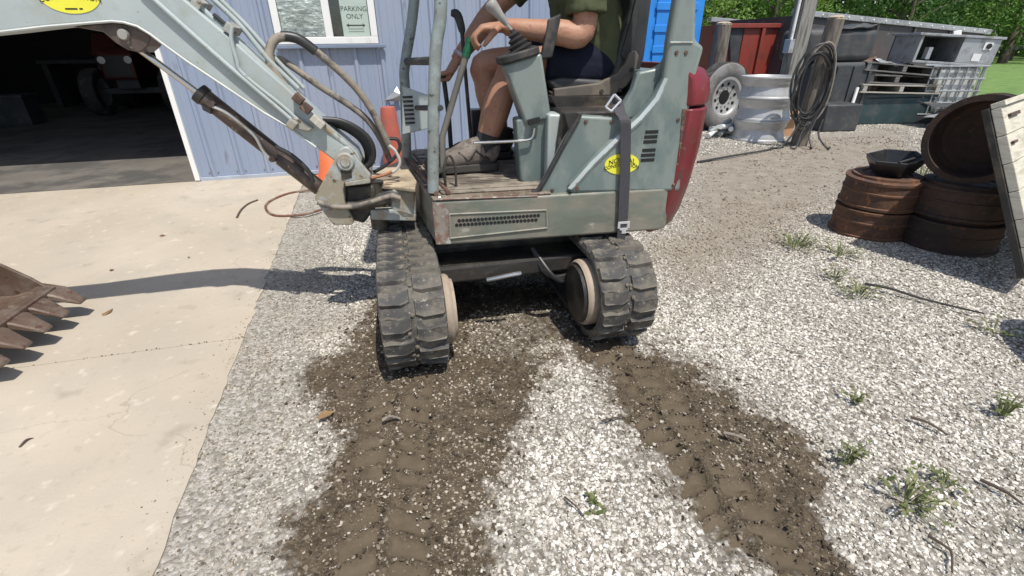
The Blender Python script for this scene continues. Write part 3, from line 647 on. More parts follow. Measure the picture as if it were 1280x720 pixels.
# engine cover and body tub
MB().prism([(.80, .567), (.965, .567), (.955, .93), (.93, .968), (.80, .968)], .052, .928).build('engine_cover', 'paint', EX, bevel=.012, seg=3, smooth=50)
MB().prism([(.45, .567), (.798, .567), (.798, .845), (.48, .845)], .078, .90).build('seat_pedestal', 'grease', EX, bevel=.01)
ih = [(0.701,0.817),(0.692,0.855),(0.728,0.913),(0.742,0.969),(0.797,0.978),(0.833,0.995),(0.850,1.042),(0.888,0.805)]
MB().prism(ih, .051, .09).build('inner_body', 'paint', EX, bevel=.008, smooth=50)
# vent slots
for a, b in zip([(0.769,0.776),(0.767,0.759),(0.766,0.741),(0.765,0.712),(0.762,0.695),(0.763,0.677)], [(0.818,0.774),(0.817,0.757),(0.817,0.741),(0.816,0.710),(0.816,0.692),(0.816,0.675)]):
    MB().box(a[0], b[0], .0008, .006, (a[1] + b[1]) / 2 - .0058, (a[1] + b[1]) / 2 + .0058).build('vent_slot', 'ink', near_panel)
# dirty vent strip along the rear edge of the panel
st = MB()
for i in range(9):
    a, b = [(0.911,0.839),(0.930,0.586)]; t = i / 9; x = a[0] + (b[0] - a[0]) * t; z = a[1] + (b[1] - a[1]) * t
    st.box(x - .012, x + .002, -.001, .004, z - .014, z + .010)
st.build('edge_vents', 'rust', near_panel)
# bolts, a latch and a weld line on the body panels
for q in [(0.528,0.584),(0.906,0.575),(0.888,0.813),(0.883,1.028),(0.849,1.028)]: MB().lathe([(0, .004), (.006, .004), (.0085, 0)], 6, Matrix.Translation((q[0], .0025, q[1])) @ Matrix.Rotation(R(90), 4, 'X')).build('panel_bolt', 'rust', near_panel)
for q in [(0.439,0.575),(0.554,0.814),(0.649,0.811)]: MB().lathe([(0, .004), (.006, .004), (.0085, 0)], 6, Matrix.Translation((q[0], .0285, q[1])) @ Matrix.Rotation(R(90), 4, 'X')).build('panel_bolt', 'rust', EX)
MB().tube(at([(0.821,1.059),(0.901,1.058)], .0015), .0035, 6).build('pillar_weld', 'paint_light', near_panel)
MB().tube(at([(0.010,0.574),(0.167,0.570),(0.378,0.565)], .001), .0035, 6).build('deck_weld', 'chip', EX)
# sticker on the side panel: yellow oval with two lines of print
(sx, sz), = [(0.691,0.666)]; sw = .0655; sh = .0375
def oval(x, z, a, b, y, nm, par, mat, n=40, d=.0015, **kw):
    pts = [(x + a * math.cos(2 * math.pi * i / n), z + b * math.sin(2 * math.pi * i / n)) for i in range(n)]
    return MB().prism(pts, y, y + d).build(nm, mat, par, **kw)
oval(sx, sz, sw, sh, -.0002, 'sticker', EX, 'yellow')
text_mesh('NORMAL', .025, 'sticker_lettering', 'ink', EX, (sx, -.0009, sz + .014), (R(90), 0, 0), bend=3.4)
text_mesh('CONSTRUCTION', .0172, 'sticker_lettering', 'ink', EX, (sx, -.0009, sz - .004), (R(90), 0, 0), bend=2.4)
# --- counterweight: lofted red ring in two castings
def cw(rows, name):
    base = [(.930, -.010), (.975, .008), (1.025, .055), (1.068, .14), (1.097, .26), (1.108, .40), (1.11, .49)]
    base += [(x, .98 - y) for x, y in reversed(base[:-1])]
    nb = len(base); vs = []
    for z, off in rows:
        for x, y in base: vs.append((x - off, y + (.49 - y) * off * .9, z))
    for z, off in reversed(rows):
        for x, y in base: vs.append((x - .075 - off * .3, y + (.49 - y) * .10, z))
    nr = len(rows) * 2
    fs = [(r * nb + i, r * nb + i + 1, ((r + 1) % nr) * nb + i + 1, ((r + 1) % nr) * nb + i) for r in range(nr) for i in range(nb - 1)]
    fs += [tuple(r * nb for r in range(nr)), tuple(r * nb + nb - 1 for r in range(nr))]
    return MB().add(vs, fs).build(name, 'red', EX, bevel=.006, smooth=40)
cw([(.380, .085), (.405, .062), (.46, .042), (.56, .022), (.70, .006), (.848, 0)], 'counterweight')
cw([(.858, .002), (.90, 0), (.945, .008), (.972, .026), (.985, .06)], 'counterweight_cap')
# --- canopy: front posts, roof, cross bars (roof above the picture)
def hp(y, pts): return [(p[0], y, p[1]) for p in pts]
np_ = hp(.06, [(0.002,0.585),(0.025,0.834),(0.051,1.048)]) + hp(.06, [(0.076,1.167)]) + [(.10, .06, 1.5), (.11, .06, 1.92)]
MB().tube(smooth_path(np_, 5), .0205, 14).build('front_post', 'post', EX, smooth=True)
fp_ = hp(.60, [(-0.107,0.610),(-0.083,0.901),(-0.073,0.988)]) + hp(.60, [(-0.014,1.204)]) + [(.03, .60, 1.5), (.04, .60, 1.92)]
MB().tube(smooth_path(fp_, 5), .0215, 14).build('front_post', 'post', EX, smooth=True)
cb = MB().tube(hp(.6, [(-0.065,1.003)]) + hp(.07, [(0.036,1.015)]), .014, 10).build('cross_bar', 'rubber_dark', EX, smooth=True)
MB().tube(hp(.42, [(-0.036,0.837)]) + hp(.045, [(0.052,0.873)]), .010, 8).build('post_strap', 'rubber_dark', EX, smooth=True)
MB().prism([(-.06, -.02), (.90, -.02), (.93, .03), (.93, .95), (.90, 1.0), (-.06, 1.0), (-.09, .95), (-.09, .03)], 1.925, 1.97, 'xy').build('canopy_roof', 'paint', EX, bevel=.012, seg=3)
# louvred plate between the posts
lv = [(-0.085,0.920),(0.023,0.878),(0.011,0.753),(-0.107,0.731)]
lo = MB().prism(lv, .44, .446).build('front_guard_plate', 'paint_light', EX, bevel=.003)
for i in range(7):
    (x, z), = [[(-0.071,0.875)][0]]
    MB().box(x - .018, x + .022, .4365, .439, z - .002 - i * .0165, z + .0065 - i * .0165).build('louvre_slot', 'ink', lo)
for xx in (0, 1): MB().box(.01 + xx * .03, .018 + xx * .03, .5, .508, .58, .72).build('guard_leg', 'rubber_dark', EX)
# step hoop and pedals on the deck
MB().tube(smooth_path([(.05, .12, .58), (.05, .12, .66), (.07, .13, .70), (.09, .13, .66), (.09, .13, .58)], 4), .005, 8).build('deck_hoop', 'grease', EX, smooth=True)
MB().obox((.02, .30, .61), ((.9, .1, .3), (-.1, 1, 0), (-.3, 0, .9)), (.09, .12, .012)).build('travel_pedal', 'rubber_dark', EX, bevel=.003)
# --- left console with joystick
c0 = [(0.283,0.997),(0.416,1.033),(0.452,0.843),(0.441,0.810),(0.357,0.799)]
MB().prism(c0, .135, .255).build('console', 'paint', EX, bevel=.010, seg=3, smooth=50)
c1 = [(0.326,0.812),(0.449,0.836),(0.463,0.779),(0.442,0.574),(0.397,0.551),(0.340,0.586)]
MB().prism(c1, .145, .245).build('console_foot', 'paint', EX, bevel=.008, seg=3, smooth=50)
c2 = [(0.435,0.836),(0.511,0.831),(0.526,0.763),(0.462,0.628),(0.434,0.586)]
MB().prism(c2, .10, .20).build('console_box', 'paint_light', EX, bevel=.010, seg=3, smooth=50)
tp = [(0.266,1.006),(0.414,1.043)]
a, b = Vector((tp[0][0], .195, tp[0][1])), Vector((tp[1][0], .195, tp[1][1])); ux = (b - a).normalized(); uz = Vector((0, -1, 0)).cross(ux) * -1
if uz.z < 0: uz = -uz
col = MB()
L_ = (b - a).length; cpts = []
nn = 28
for i in range(nn):
    t = 2 * math.pi * i / nn; cx = math.copysign(abs(math.cos(t)) ** .6, math.cos(t)); cy = math.copysign(abs(math.sin(t)) ** .6, math.sin(t))
    cpts.append((cx, cy))
mid = (a + b) / 2
vs = [mid + ux * (cx * L_ / 2) + Vector((0, cy * .078, 0)) + uz * h for h in (-.012, .014) for cx, cy in cpts]
col.add(vs, [tuple(range(nn)), tuple(range(nn, 2 * nn))] + [(i, (i + 1) % nn, nn + (i + 1) % nn, nn + i) for i in range(nn)])
col.build('console_collar', 'rubber_dark', EX, bevel=.005, smooth=40)
# bellows: stacked shrinking rings on a lean towards the grip
jb0 = Vector(([(0.360,1.023)][0][0], .195, [(0.360,1.023)][0][1])); jt = Vector(([(0.321,1.106)][0][0], .195, [(0.321,1.106)][0][1]))
ax = (jt - jb0).normalized(); Q = Vector((0, 0, 1)).rotation_difference(ax).to_matrix().to_4x4(); Lb = (jt - jb0).length
prof = [(.054, 0)]
for k in range(5):
    r0 = .053 - k * .0082; z0 = .004 + k * (Lb - .01) / 5
    prof += [(r0, z0 + .003), (r0 + .002, z0 + .007), (r0 - .011, z0 + .0135)]
prof += [(.009, Lb), (0, Lb)]
MB().lathe(prof, 24, Matrix.Translation(jb0) @ Q).build('joystick_bellows', 'hose_black', EX, smooth=50)
g0 = Vector(([(0.304,1.123)][0][0], .195, [(0.304,1.123)][0][1])); g1 = Vector(([(0.248,1.183)][0][0], .19, [(0.248,1.183)][0][1]))
MB().tube([jt, g0], .006, 10).build('joystick_shaft', 'steel', EX, smooth=True)
MB().tube(smooth_path([g0, g0.lerp(g1, .2), g0.lerp(g1, .5), g0.lerp(g1, .8), g1, g1 + (g1 - g0) * .12], 3), [.009] + [.010, .011, .0125, .0135, .0145, .0165, .018, .0195, .021, .0215, .021, .0195, .017, .010], 14).build('joystick_grip', pmat('worn_grey_grip', (.30, .29, .27), .55, var=.15, scale=30), EX, smooth=True)
# armrest bracket behind the joystick
ab = [(0.429,1.011),(0.456,1.138),(0.499,1.155),(0.497,1.130),(0.471,1.016)]
MB().prism(ab, .205, .235).build('armrest_bracket', 'rubber_dark', EX, bevel=.005)
MB().tube(smooth_path(at([(0.164,0.741),(0.307,0.741),(0.367,0.744),(0.385,0.756),(0.391,0.785)], .125), 4), .0055, 8).build('safety_lever', 'steel', EX, smooth=True)
MB().prism([(0.364,0.814),(0.408,0.823),(0.412,0.806),(0.370,0.794)], .118, .134).build('lever_slot', 'ink', EX)
# --- travel levers in front of the operator
(lx0, lz0), (lx1, lz1) = [(0.187,1.082),(0.056,0.742)]
MB().tube([(lx0, .30, lz0), (lx1, .30, lz1), (lx1 - .01, .30, .58)], .0125, 10).build('travel_lever', pmat('scuffed_lever', (.2, .185, .165), .5, metal=.3, var=.2), EX, smooth=True)
tz = MB()
for k in range(4):
    t = .02 + k * .045; p = Vector((lx0 + (lx1 - lx0) * t, .30, lz0 + (lz1 - lz0) * t)); d = Vector((lx1 - lx0, 0, lz1 - lz0)).normalized()
    tz.tube([p - d * .009, p + d * .009], .0165 - .001 * (k % 2), 9)
tz.build('lever_tape', 'green_tape', EX)
(lx2, lz2), (lx3, lz3) = [(0.152,1.178),(0.172,1.121)]
MB().tube(smooth_path([(lx2 - .02, .55, lz2 + .0), (lx2 + .006, .55, lz2 - .008), (lx3, .55, lz3), (lx3 + .002, .55, lz3 - .02)], 4), [.011, .014, .016, .017, .017, .017, .016, .016, .015, .014, .012, .009, .009], 12).build('lever_grip', 'rubber_dark', EX, smooth=True)
MB().tube([(lx3, .55, lz3), (lx3 + .02, .56, .58)], .008, 8).build('travel_lever', 'rubber_dark', EX, smooth=True)
MB().box(.20, .26, .62, .70, .58, .80).build('lever_housing', 'black_pl', EX, bevel=.006)
MB().box(.27, .33, .74, .84, .58, 1.02).build('right_console', 'paint', EX, bevel=.01)
# --- seat
se = MB().prism([(0.469,0.936),(0.527,0.947),(0.716,0.931),(0.764,0.913),(0.760,0.886),(0.496,0.898)], .27, .70).build('seat_cushion', 'seat', EX, bevel=.02, seg=4, smooth=60)
MB().prism([(0.477,0.899),(0.760,0.889),(0.755,0.868),(0.496,0.875)], .28, .69).build('seat_frame', 'seat_base', EX, bevel=.006)
MB().prism([(0.724,0.917),(0.746,1.044),(0.781,1.177),(0.779,1.278),(0.781,1.374)] + [(0.823,1.375),(0.863,1.203),(0.857,1.015),(0.827,0.893)], .27, .70).build('seat_back', 'seat', EX, bevel=.03, seg=4, smooth=60)
MB().prism([(0.753,1.017),(0.783,1.149),(0.796,1.225),(0.806,1.225),(0.805,1.123),(0.788,0.988)], .258, .275).build('seat_back_seam', 'rubber_dark', EX, bevel=.004)
sb = MB().prism([(0.491,0.879),(0.490,0.908),(0.667,0.924),(0.735,0.956),(0.767,0.989),(0.780,1.027),(0.804,1.035),(0.819,1.016),(0.810,0.955),(0.779,0.910),(0.729,0.879)], .242, .268).build('seat_hinge_bracket', 'seat_base', EX, bevel=.004)
for q in [(0.753,0.897),(0.794,0.969),(0.679,0.895)]: MB().lathe([(0, .004), (.007, .004), (.009, 0)], 8, Matrix.Translation((q[0], .2415, q[1])) @ Matrix.Rotation(R(90), 4, 'X')).build('bolt', 'rubber_dark', sb)
MB().prism([(0.472,0.884),(0.821,0.875),(0.827,0.819),(0.505,0.829)], .22, .75).build('seat_rail', 'grease', EX)
# --- seat belt hanging over the side
bl = at([(0.638,0.897),(0.650,0.892),(0.672,0.870)], .04) + [([(0.674,0.842)][0][0], .015, [(0.674,0.842)][0][1])] + at([(0.682,0.821),(0.689,0.767),(0.699,0.654),(0.706,0.534),(0.710,0.446)], -.014) + at([(0.709,0.387),(0.708,0.326)], -.014)
bl = smooth_path(bl, 4); vs = []; hw = .0195
for i, p in enumerate(bl):
    for s_ in (-1, 1):
        for t_ in (0, .0022): vs.append((p[0] + s_ * hw * (1 if i < len(bl) - 9 else .85), p[1] - t_, p[2]))
k = len(bl)
belt = MB().add(vs, [(4 * i + a, 4 * i + b, 4 * i + 4 + b, 4 * i + 4 + a) for i in range(k - 1) for a, b in ((0, 1), (1, 3), (3, 2), (2, 0))] + [(0, 1, 3, 2), (4 * k - 4, 4 * k - 3, 4 * k - 1, 4 * k - 2)]).build('seat_belt', 'strap', EX)
(bx, bz), = [(0.714,0.435)]
tn = MB(); tn.box(bx - .024, bx + .024, -.0195, -.0165, bz + .006, bz + .016); tn.box(bx - .024, bx - .014, -.0195, -.0165, bz - .012, bz + .006); tn.box(bx + .014, bx + .024, -.0195, -.0165, bz - .012, bz + .006)
tn.box(bx - .015, bx + .017, -.0194, -.0166, bz - .020, bz - .010); tn.box(bx - .006, bx + .012, -.0193, -.0167, bz - .034, bz - .020)
tn.build('belt_tongue', pmat('bright_zinc', (.75, .75, .75), .3, metal=.6), belt, bevel=.002)
bq = [(0.624,0.860),(0.652,0.901),(0.678,0.880),(0.646,0.846)]; bk = MB()
for i in range(4): bk.tube([(bq[i][0], .03, bq[i][1]), (bq[(i + 1) % 4][0], .03, bq[(i + 1) % 4][1])], .0045, 6)
bk.build('belt_buckle', pmat('bright_zinc', (.75, .75, .75), .3), belt)
# --- undercarriage (frame T: x across, y rearwards)
XT = .415; TW = .110; RT = .168; YF = 0.0; YB = .98
def loop_path(n=112):
    """track centre line in (y, z) with slightly raised ends, and its tangent"""
    pts = []; zc = RT + .022; P = math.pi * RT; Ls = YB - YF; tot = 2 * P + 2 * Ls
    for i in range(n):
        s = tot * i / n
        if s < Ls: pts.append((YB - s, zc + RT))
        elif s < Ls + P: a = (s - Ls) / RT; pts.append((YF - RT * math.sin(a), zc + RT * math.cos(a)))
        elif s < 2 * Ls + P: pts.append((YF + (s - Ls - P), zc - RT))
        else: a = (s - 2 * Ls - P) / RT; pts.append((YB + RT * math.sin(a), zc - RT * math.cos(a)))
    return pts
LP = loop_path()
def belt_mesh(x0):
    b = MB(); n = len(LP); vs = []
    for i, (y, z) in enumerate(LP):
        y2, z2 = LP[(i + 1) % n]; y1, z1 = LP[i - 1]; t = Vector((0, y2 - y1, z2 - z1)).normalized(); nn_ = Vector((1, 0, 0)).cross(t) * -1
        c = Vector((0, .49, RT)); 
        if nn_.dot(Vector((0, y, z)) - Vector((0, min(max(y, YF), YB), RT + .022))) < 0: nn_ = -nn_
        for dx, dn in ((-TW, -.014), (-TW, .006), (-TW * .95, .012), (-.010, .012), (.010, .012), (TW * .95, .012), (TW, .006), (TW, -.014)):
            vs.append((x0 + dx, y + nn_.y * dn, z + nn_.z * dn))
    fs = [(8 * i + k, 8 * i + (k + 1) % 8, 8 * ((i + 1) % n) + (k + 1) % 8, 8 * ((i + 1) % n) + k) for i in range(n) for k in range(8)]
    return b.add(vs, fs)
def lug_mesh(side):
    """one tread lug: wide at the edge, a shoulder and a slanted end towards the middle; local x across, y along, z out"""
    o = side; pts = [(.006, -.022), (.035, -.034), (.102, -.030), (.108, -.024), (.108, .026), (.080, .030), (.045, .020), (.006, .030)]
    top = [(.010, -.017), (.036, -.028), (.099, -.024), (.104, -.019), (.104, .021), (.078, .025), (.046, .015), (.010, .025)]
    vs = [(p[0] * o, p[1], 0) for p in pts] + [(p[0] * o, p[1], .0135 + .003 * (i % 3)) for i, p in enumerate(top)]; n = len(pts)
    me = bpy.data.meshes.new('tread_lug'); me.from_pydata(vs, [], [tuple(range(n, 2 * n))] + [(i, (i + 1) % n, (i + 1) % n + n, i + n) for i in range(n)])
    bm = bmesh.new(); bm.from_mesh(me); bmesh.ops.recalc_face_normals(bm, faces=bm.faces); bm.to_mesh(me); bm.free()
    me.materials.append(M['rubber']); return me
LUG = {-1: lug_mesh(-1), 1: lug_mesh(1)}
fine_lp = loop_path(1120)
for sx_ in (-1, 1):
    x0 = -XT if sx_ < 0 else .357
    tr = belt_mesh(x0).build('track', 'rubber', EX, smooth=50, **FT)
    nl = 38; n = len(fine_lp)
    for i in range(nl):
        for sd in (-1, 1):
            k = int((i + (.5 if sd > 0 else 0)) / nl * n) % n; y, z = fine_lp[k]; y2, z2 = fine_lp[(k + 3) % n]; y1, z1 = fine_lp[k - 3]
            t = Vector((0, y2 - y1, z2 - z1)).normalized(); nr = (Vector((0, y, z)) - Vector((0, min(max(y, YF), YB), RT + .022))); 
            nr = (nr - t * nr.dot(t)).normalized(); xa = Vector((1, 0, 0)); ya = nr.cross(xa)
            l = bpy.data.objects.new('tread_lug', LUG[sd]); COL.objects.link(l); l.parent = tr
            mt = Matrix((xa, ya, nr)).transposed().to_4x4(); mt.translation = Vector((x0, y, z)) + nr * .007
            l.matrix_local = mt
    pm = MB(); rr3 = random.Random(int(sx_ + 5))
    for i in range(170):   # soil packed into the middle groove and between lugs
        k = int(rr3.random() * n); y, z = fine_lp[k]; nr = Vector((0, y - min(max(y, YF), YB), z - RT - .022))
        if nr.length < 1e-6: nr = Vector((0, 0, 1))
        nr.normalize(); q = Vector((x0 + rr3.gauss(0, .010), y, z)) + nr * .016; s_ = rr3.uniform(.003, .008)
        pm.lathe([(0, -s_), (s_ * 1.2, -s_ * .2), (s_, s_ * .5), (0, s_ * .8)], 5, Matrix.Translation(q) @ Vector((0, 0, 1)).rotation_difference(nr).to_matrix().to_4x4())
    tag(pm.build('packed_soil', pmat('packed_soil', (.15, .125, .095), .95, var=.3, scale=40), tr), kind='stuff')
    # final drive hub towards the middle of the machine, rollers and side frame
    ins = -sx_
    hubM = Matrix.Translation((x0, YF, RT + .022)) @ Matrix.Rotation(R(90) * ins, 4, 'Y')
    MB().lathe([(.0, .035), (.05, .035), (.122, .075), (.130, .082), (.130, .128), (.120, .140), (.118, .132), (.0, .130)], 32, hubM).build('final_drive', 'tan' if sx_ < 0 else 'tan', EX, bevel=.003, smooth=40, **FT)
    MB().lathe([(.0, .132), (.115, .132), (.108, .150), (.03, .156), (0, .156)], 32, hubM).build('drive_cover', 'grease' if sx_ > 0 else 'tan', EX, smooth=40, **FT)
    MB().lathe([(0, -.06), (RT - .03, -.06), (RT - .02, 0), (RT - .03, .06), (0, .06)], 28, Matrix.Translation((x0, YF, RT + .022)) @ Matrix.Rotation(R(90), 4, 'Y')).build('sprocket', 'grease', EX, smooth=40, **FT)
    MB().lathe([(0, -.06), (RT - .03, -.06), (RT - .02, 0), (RT - .03, .06), (0, .06)], 28, Matrix.Translation((x0, YB, RT + .022)) @ Matrix.Rotation(R(90), 4, 'Y')).build('idler', 'grease', EX, smooth=40, **FT)
    MB().box(x0 - .055, x0 + .055, .12, .86, .09, .29).build('track_frame', 'grease', EX, bevel=.01, **FT)
    for k in range(3):
        MB().lathe([(0, -.075), (.05, -.075), (.05, .075), (0, .075)], 18, Matrix.Translation((x0, .26 + k * .23, .08)) @ Matrix.Rotation(R(90), 4, 'Y')).build('track_roller', 'grease', EX, **FT)
MB().box(-XT + .06, XT - .06, .28, .74, .20, .335).build('centre_frame', 'grease', EX, bevel=.02, **FT)
MB().box(-XT + .08, XT - .08, .12, .27, .23, .30).build('cross_member', 'grease', EX, bevel=.01, **FT)
MB().lathe([(0, .335), (.23, .335), (.24, .35), (.24, .388), (0, .388)], 32, Matrix.Translation((.0, .5, 0))).build('slew_ring', 'grease', EX, **FT)
MB().tube([(-.12, .10, .24), (-.02, .07, .265), (.01, .08, .262)], .009, 8).build('bent_pipe', 'steel', EX, smooth=True, **FT)
for k in range(3):
    MB().tube(smooth_path([(.08, .16, .33), (.12 + .01 * k, .1 - .01 * k, .24), (.2, .1, .22 - .012 * k), (.30, .12, .25)], 5), .008, 8).build('undercarriage_hose', 'hose_black', EX, smooth=True, **FT)
MB().prism([(1.32, .05), (1.36, .03), (1.40, .02), (1.37, .16), (1.38, .30), (1.345, .30), (1.335, .16)], -.49, .49, 'yz').build('dozer_blade', 'skirt', EX, bevel=.004, **FT)
for s_ in (-1, 1): MB().box(s_ * .2 - .03, s_ * .2 + .03, .7, 1.34, .16, .24).build('blade_arm', 'skirt', EX, bevel=.006, **FT)

# --- swing post and boom (frame B: x along the boom line to the rear, y away from the near cheek)
ck = [(0.006,0.714),(0.014,0.728),(0.032,0.737),(0.049,0.735),(0.060,0.720),(0.071,0.696),(0.098,0.649),(0.110,0.632),(0.109,0.617),(0.014,0.608),(0.004,0.578),(0.001,0.532),(0.018,0.474),(0.024,0.454),(0.013,0.441),(-0.054,0.447),(-0.083,0.501),(-0.104,0.555),(-0.097,0.570)]
BW = .125
swp = MB().prism(ck, -.034, -.004).build('swing_post_cheek', 'castiron', EX, bevel=.005, seg=3, smooth=50, **FB)
MB().prism(ck, BW + .004, BW + .034).build('swing_post_cheek', 'castiron', EX, bevel=.005, seg=3, smooth=50, **FB)
MB().prism([(0.014,0.609),(0.105,0.619),(0.107,0.609),(0.106,0.600),(0.015,0.594)], -.038, BW + .036).build('swing_post_shelf', 'castiron', EX, bevel=.003, **FB)
(pvx, pvz), = [(0.029,0.684)]
MB().lathe([(0, .014), (.016, .014), (.018, .010), (.028, .010), (.033, .004), (.034, -.002)], 24, Matrix.Translation((pvx, -.034, pvz)) @ Matrix.Rotation(R(90), 4, 'X')).build('boom_pin', 'castiron', EX, smooth=35, **FB)
rp_ = [(0.008,0.672),(0.048,0.678),(0.043,0.626),(0.005,0.619)]
MB().prism(rp_, -.0365, -.034).build('cheek_recess', 'grease', EX, **FB)
# kingpost tube, dark hoses and the lugs on the machine's nose
(kx, kz0), (_, kz1) = [(0.113,0.392),(0.139,0.584)]
MB().cyl((kx, .06, kz0), (kx, .06, kz1), .036, 20).build('swing_pin', 'grease', EX, smooth=40, **FB)
MB().prism([(0.008,0.589),(0.116,0.581),(0.116,0.534),(0.103,0.486),(0.055,0.431),(0.012,0.448),(-0.002,0.514)], .0, BW).build('swing_post_core', 'grease', EX, bevel=.01, smooth=50, **FB)
tp_ = [(0.085,0.237),(0.235,0.533),(0.279,0.073),(0.268,-0.050),(0.093,0.070)]
MB().prism(tp_, .556, .572, 'xy').build('nose_top_plate', 'sand', EX, bevel=.004, **FB)
nz = [(0.181,0.564),(0.269,0.552),(0.262,0.430),(0.202,0.435),(0.167,0.481)]
MB().prism(nz, .0, .13).build('nose_lug', 'castiron', EX, bevel=.012, seg=3, smooth=50, **FB)
MB().prism([(0.085,0.488),(0.201,0.479),(0.262,0.454),(0.259,0.424),(0.085,0.445)], .0, .14).build('nose_bottom_plate', 'castiron', EX, bevel=.005, **FB)
for k in range(4):
    MB().tube(smooth_path(at([(-0.093,0.546),(-0.048,0.524),(0.025,0.518),(0.101,0.531),(0.173,0.548),(0.208,0.536)], -.045 + k * .03), 4), .0095 - .0006 * k, 10).build('swing_hose', 'hose_black' if k else 'hose_tan', EX, smooth=True, **FB)
MB().tube(smooth_path(at([(0.159,0.536),(0.131,0.525),(0.070,0.517),(0.011,0.519)], -.03), 3), [.019] * 6 + [.016] * 4, 12).build('swing_cylinder', 'grease', EX, smooth=True, **FB)
for i, q in enumerate(((495, 226), (500, 224), (503, 222), (508, 226))):
    pass
MB().tube(smooth_path(at([(0.161,0.605),(0.203,0.625),(0.222,0.655),(0.209,0.698),(0.188,0.720)], .05), 4), .006, 8).build('nose_hose', pmat('pale_hose', (.5, .46, .42), .6), EX, smooth=True, **FB)
MB().tube(smooth_path(at([(0.193,0.740),(0.222,0.733),(0.228,0.703),(0.205,0.668),(0.159,0.634),(0.113,0.612)], .09), 4), .007, 8).build('nose_hose', 'hose_black', EX, smooth=True, **FB)
MB().tube(smooth_path(at([(0.109,0.606),(0.156,0.615),(0.188,0.626)], .02), 3), .006, 8).build('nose_pipe', pmat('copper_rust', (.35, .15, .08), .6), EX, smooth=True, **FB)
# boom: box section between the traced lower and upper edges, on past the picture to the tip
low = [(-0.014,0.683),(-0.069,0.735),(-0.153,0.814),(-0.216,0.859),(-0.263,0.899),(-0.336,0.961),(-0.412,1.025),(-0.462,1.072),(-0.491,1.101),(-0.520,1.123),(-0.554,1.134),(-0.585,1.137),(-0.629,1.134),(-0.759,1.124),(-0.887,1.110)]
upp = [(0.071,0.711),(0.021,0.768),(-0.059,0.859),(-0.133,0.946),(-0.204,1.022),(-0.266,1.092),(-0.351,1.179)]
eye = [(0.082,0.672),(0.061,0.631),(0.021,0.618),(-0.007,0.638)]
tip = [(-1.15, 1.085), (-1.42, 1.045), (-1.47, 1.06), (-1.48, 1.10), (-1.44, 1.135), (-1.15, 1.225), (-.80, 1.325), (-.62, 1.345), (-.47, 1.30)]
outl = upp[::-1]
boom_pts = low + tip + outl + eye
bo = MB().prism(boom_pts, 0, BW).build('boom', 'paint_light', EX, bevel=.006, seg=2, smooth=35, **FB)
# brighter edge bead along the lower edge
MB().tube([(p[0], -.001, p[1]) for p in low[1:]], .0045, 6).build('boom_edge_bead', pmat('bright_bead', (.55, .57, .54), .4), bo)
def stick_on(px, pz, a, b):
    oval(px, pz, a, b, -.0016, 'boom_sticker', bo, 'yellow')
(bsx, bsz), = [(-0.674,1.206)]
stick_on(bsx, bsz, .080, .049)
text_mesh('NORMAL', .030, 'sticker_lettering', 'ink', bo, (bsx, -.0022, bsz + .015), (R(90), 0, 0), bend=2.4)
text_mesh('CONSTRUCTION', .0205, 'sticker_lettering', 'ink', bo, (bsx, -.0022, bsz - .004), (R(90), 0, 0), bend=1.6)
for a_, b_ in ((-.022, .010), (.015, .024)): MB().box(bsx + a_, bsx + b_, -.0022, -.0015, bsz - .0385, bsz - .0345).build('sticker_small_print', 'ink', bo)
# cylinder bracket under the boom with its pin
MB().prism([(-0.702,1.124),(-0.594,1.137),(-0.528,1.124),(-0.497,1.095),(-0.515,1.068),(-0.543,1.050),(-0.576,1.059),(-0.601,1.078),(-0.626,1.109)], .012, BW - .012).build('cylinder_bracket', 'cyl', EX, bevel=.004, **FB)
(cx, cz), = [(-0.569,1.101)]
MB().lathe([(0, .012), (.013, .012), (.0165, .006), (.0165, -.02)], 20, Matrix.Translation((cx, .010, cz)) @ Matrix.Rotation(R(90), 4, 'X')).build('cylinder_pin', pmat('worn_pin', (.4, .38, .35), .4, metal=.4), EX, smooth=35, **FB)
# boom cylinder
ry = BW / 2
def cp(*q): return at(q, ry)
rod = at([(-0.589,1.087),(-0.505,1.009),(-0.423,0.922)], ry)
MB().tube([rod[0], rod[2]], .0105, 14).build('cylinder_rod', 'chrome', EX, smooth=True, **FB)
br = at([(-0.426,0.928),(-0.409,0.909),(-0.094,0.568)], ry)
MB().tube([br[0], br[1]], .034, 20).build('cylinder_gland', 'grease', EX, bevel=.003, smooth=40, **FB)
MB().tube([br[1], br[2]], .0300, 20).build('cylinder_barrel', 'cyl', EX, smooth=40, **FB)
MB().tube(smooth_path(at([(-0.378,0.884),(-0.337,0.859),(-0.290,0.809),(-0.267,0.775),(-0.252,0.724),(-0.221,0.682)], .018), 4), .0055, 8).build('cylinder_pipe', 'steel', EX, smooth=True, **FB)
MB().tube(smooth_path(at([(-0.208,0.742),(-0.160,0.708),(-0.116,0.653),(-0.105,0.604)], .015), 4), .008, 8).build('cylinder_hose', 'hose_black', EX, smooth=True, **FB)
MB().prism([(-0.416,0.890),(-0.396,0.874),(-0.387,0.868),(-0.395,0.858),(-0.416,0.872)], .03, .05).build('cylinder_port', 'grease', EX, **FB)
for q in [(-0.380,0.892),(-0.230,0.698)]: MB().lathe([(0, -.014), (.011, -.014), (.011, .012), (0, .012)], 6, Matrix.Translation((q[0], .022, q[1])) @ Matrix.Rotation(R(90), 4, 'X')).build('pipe_fitting', 'cyl', EX, **FB)
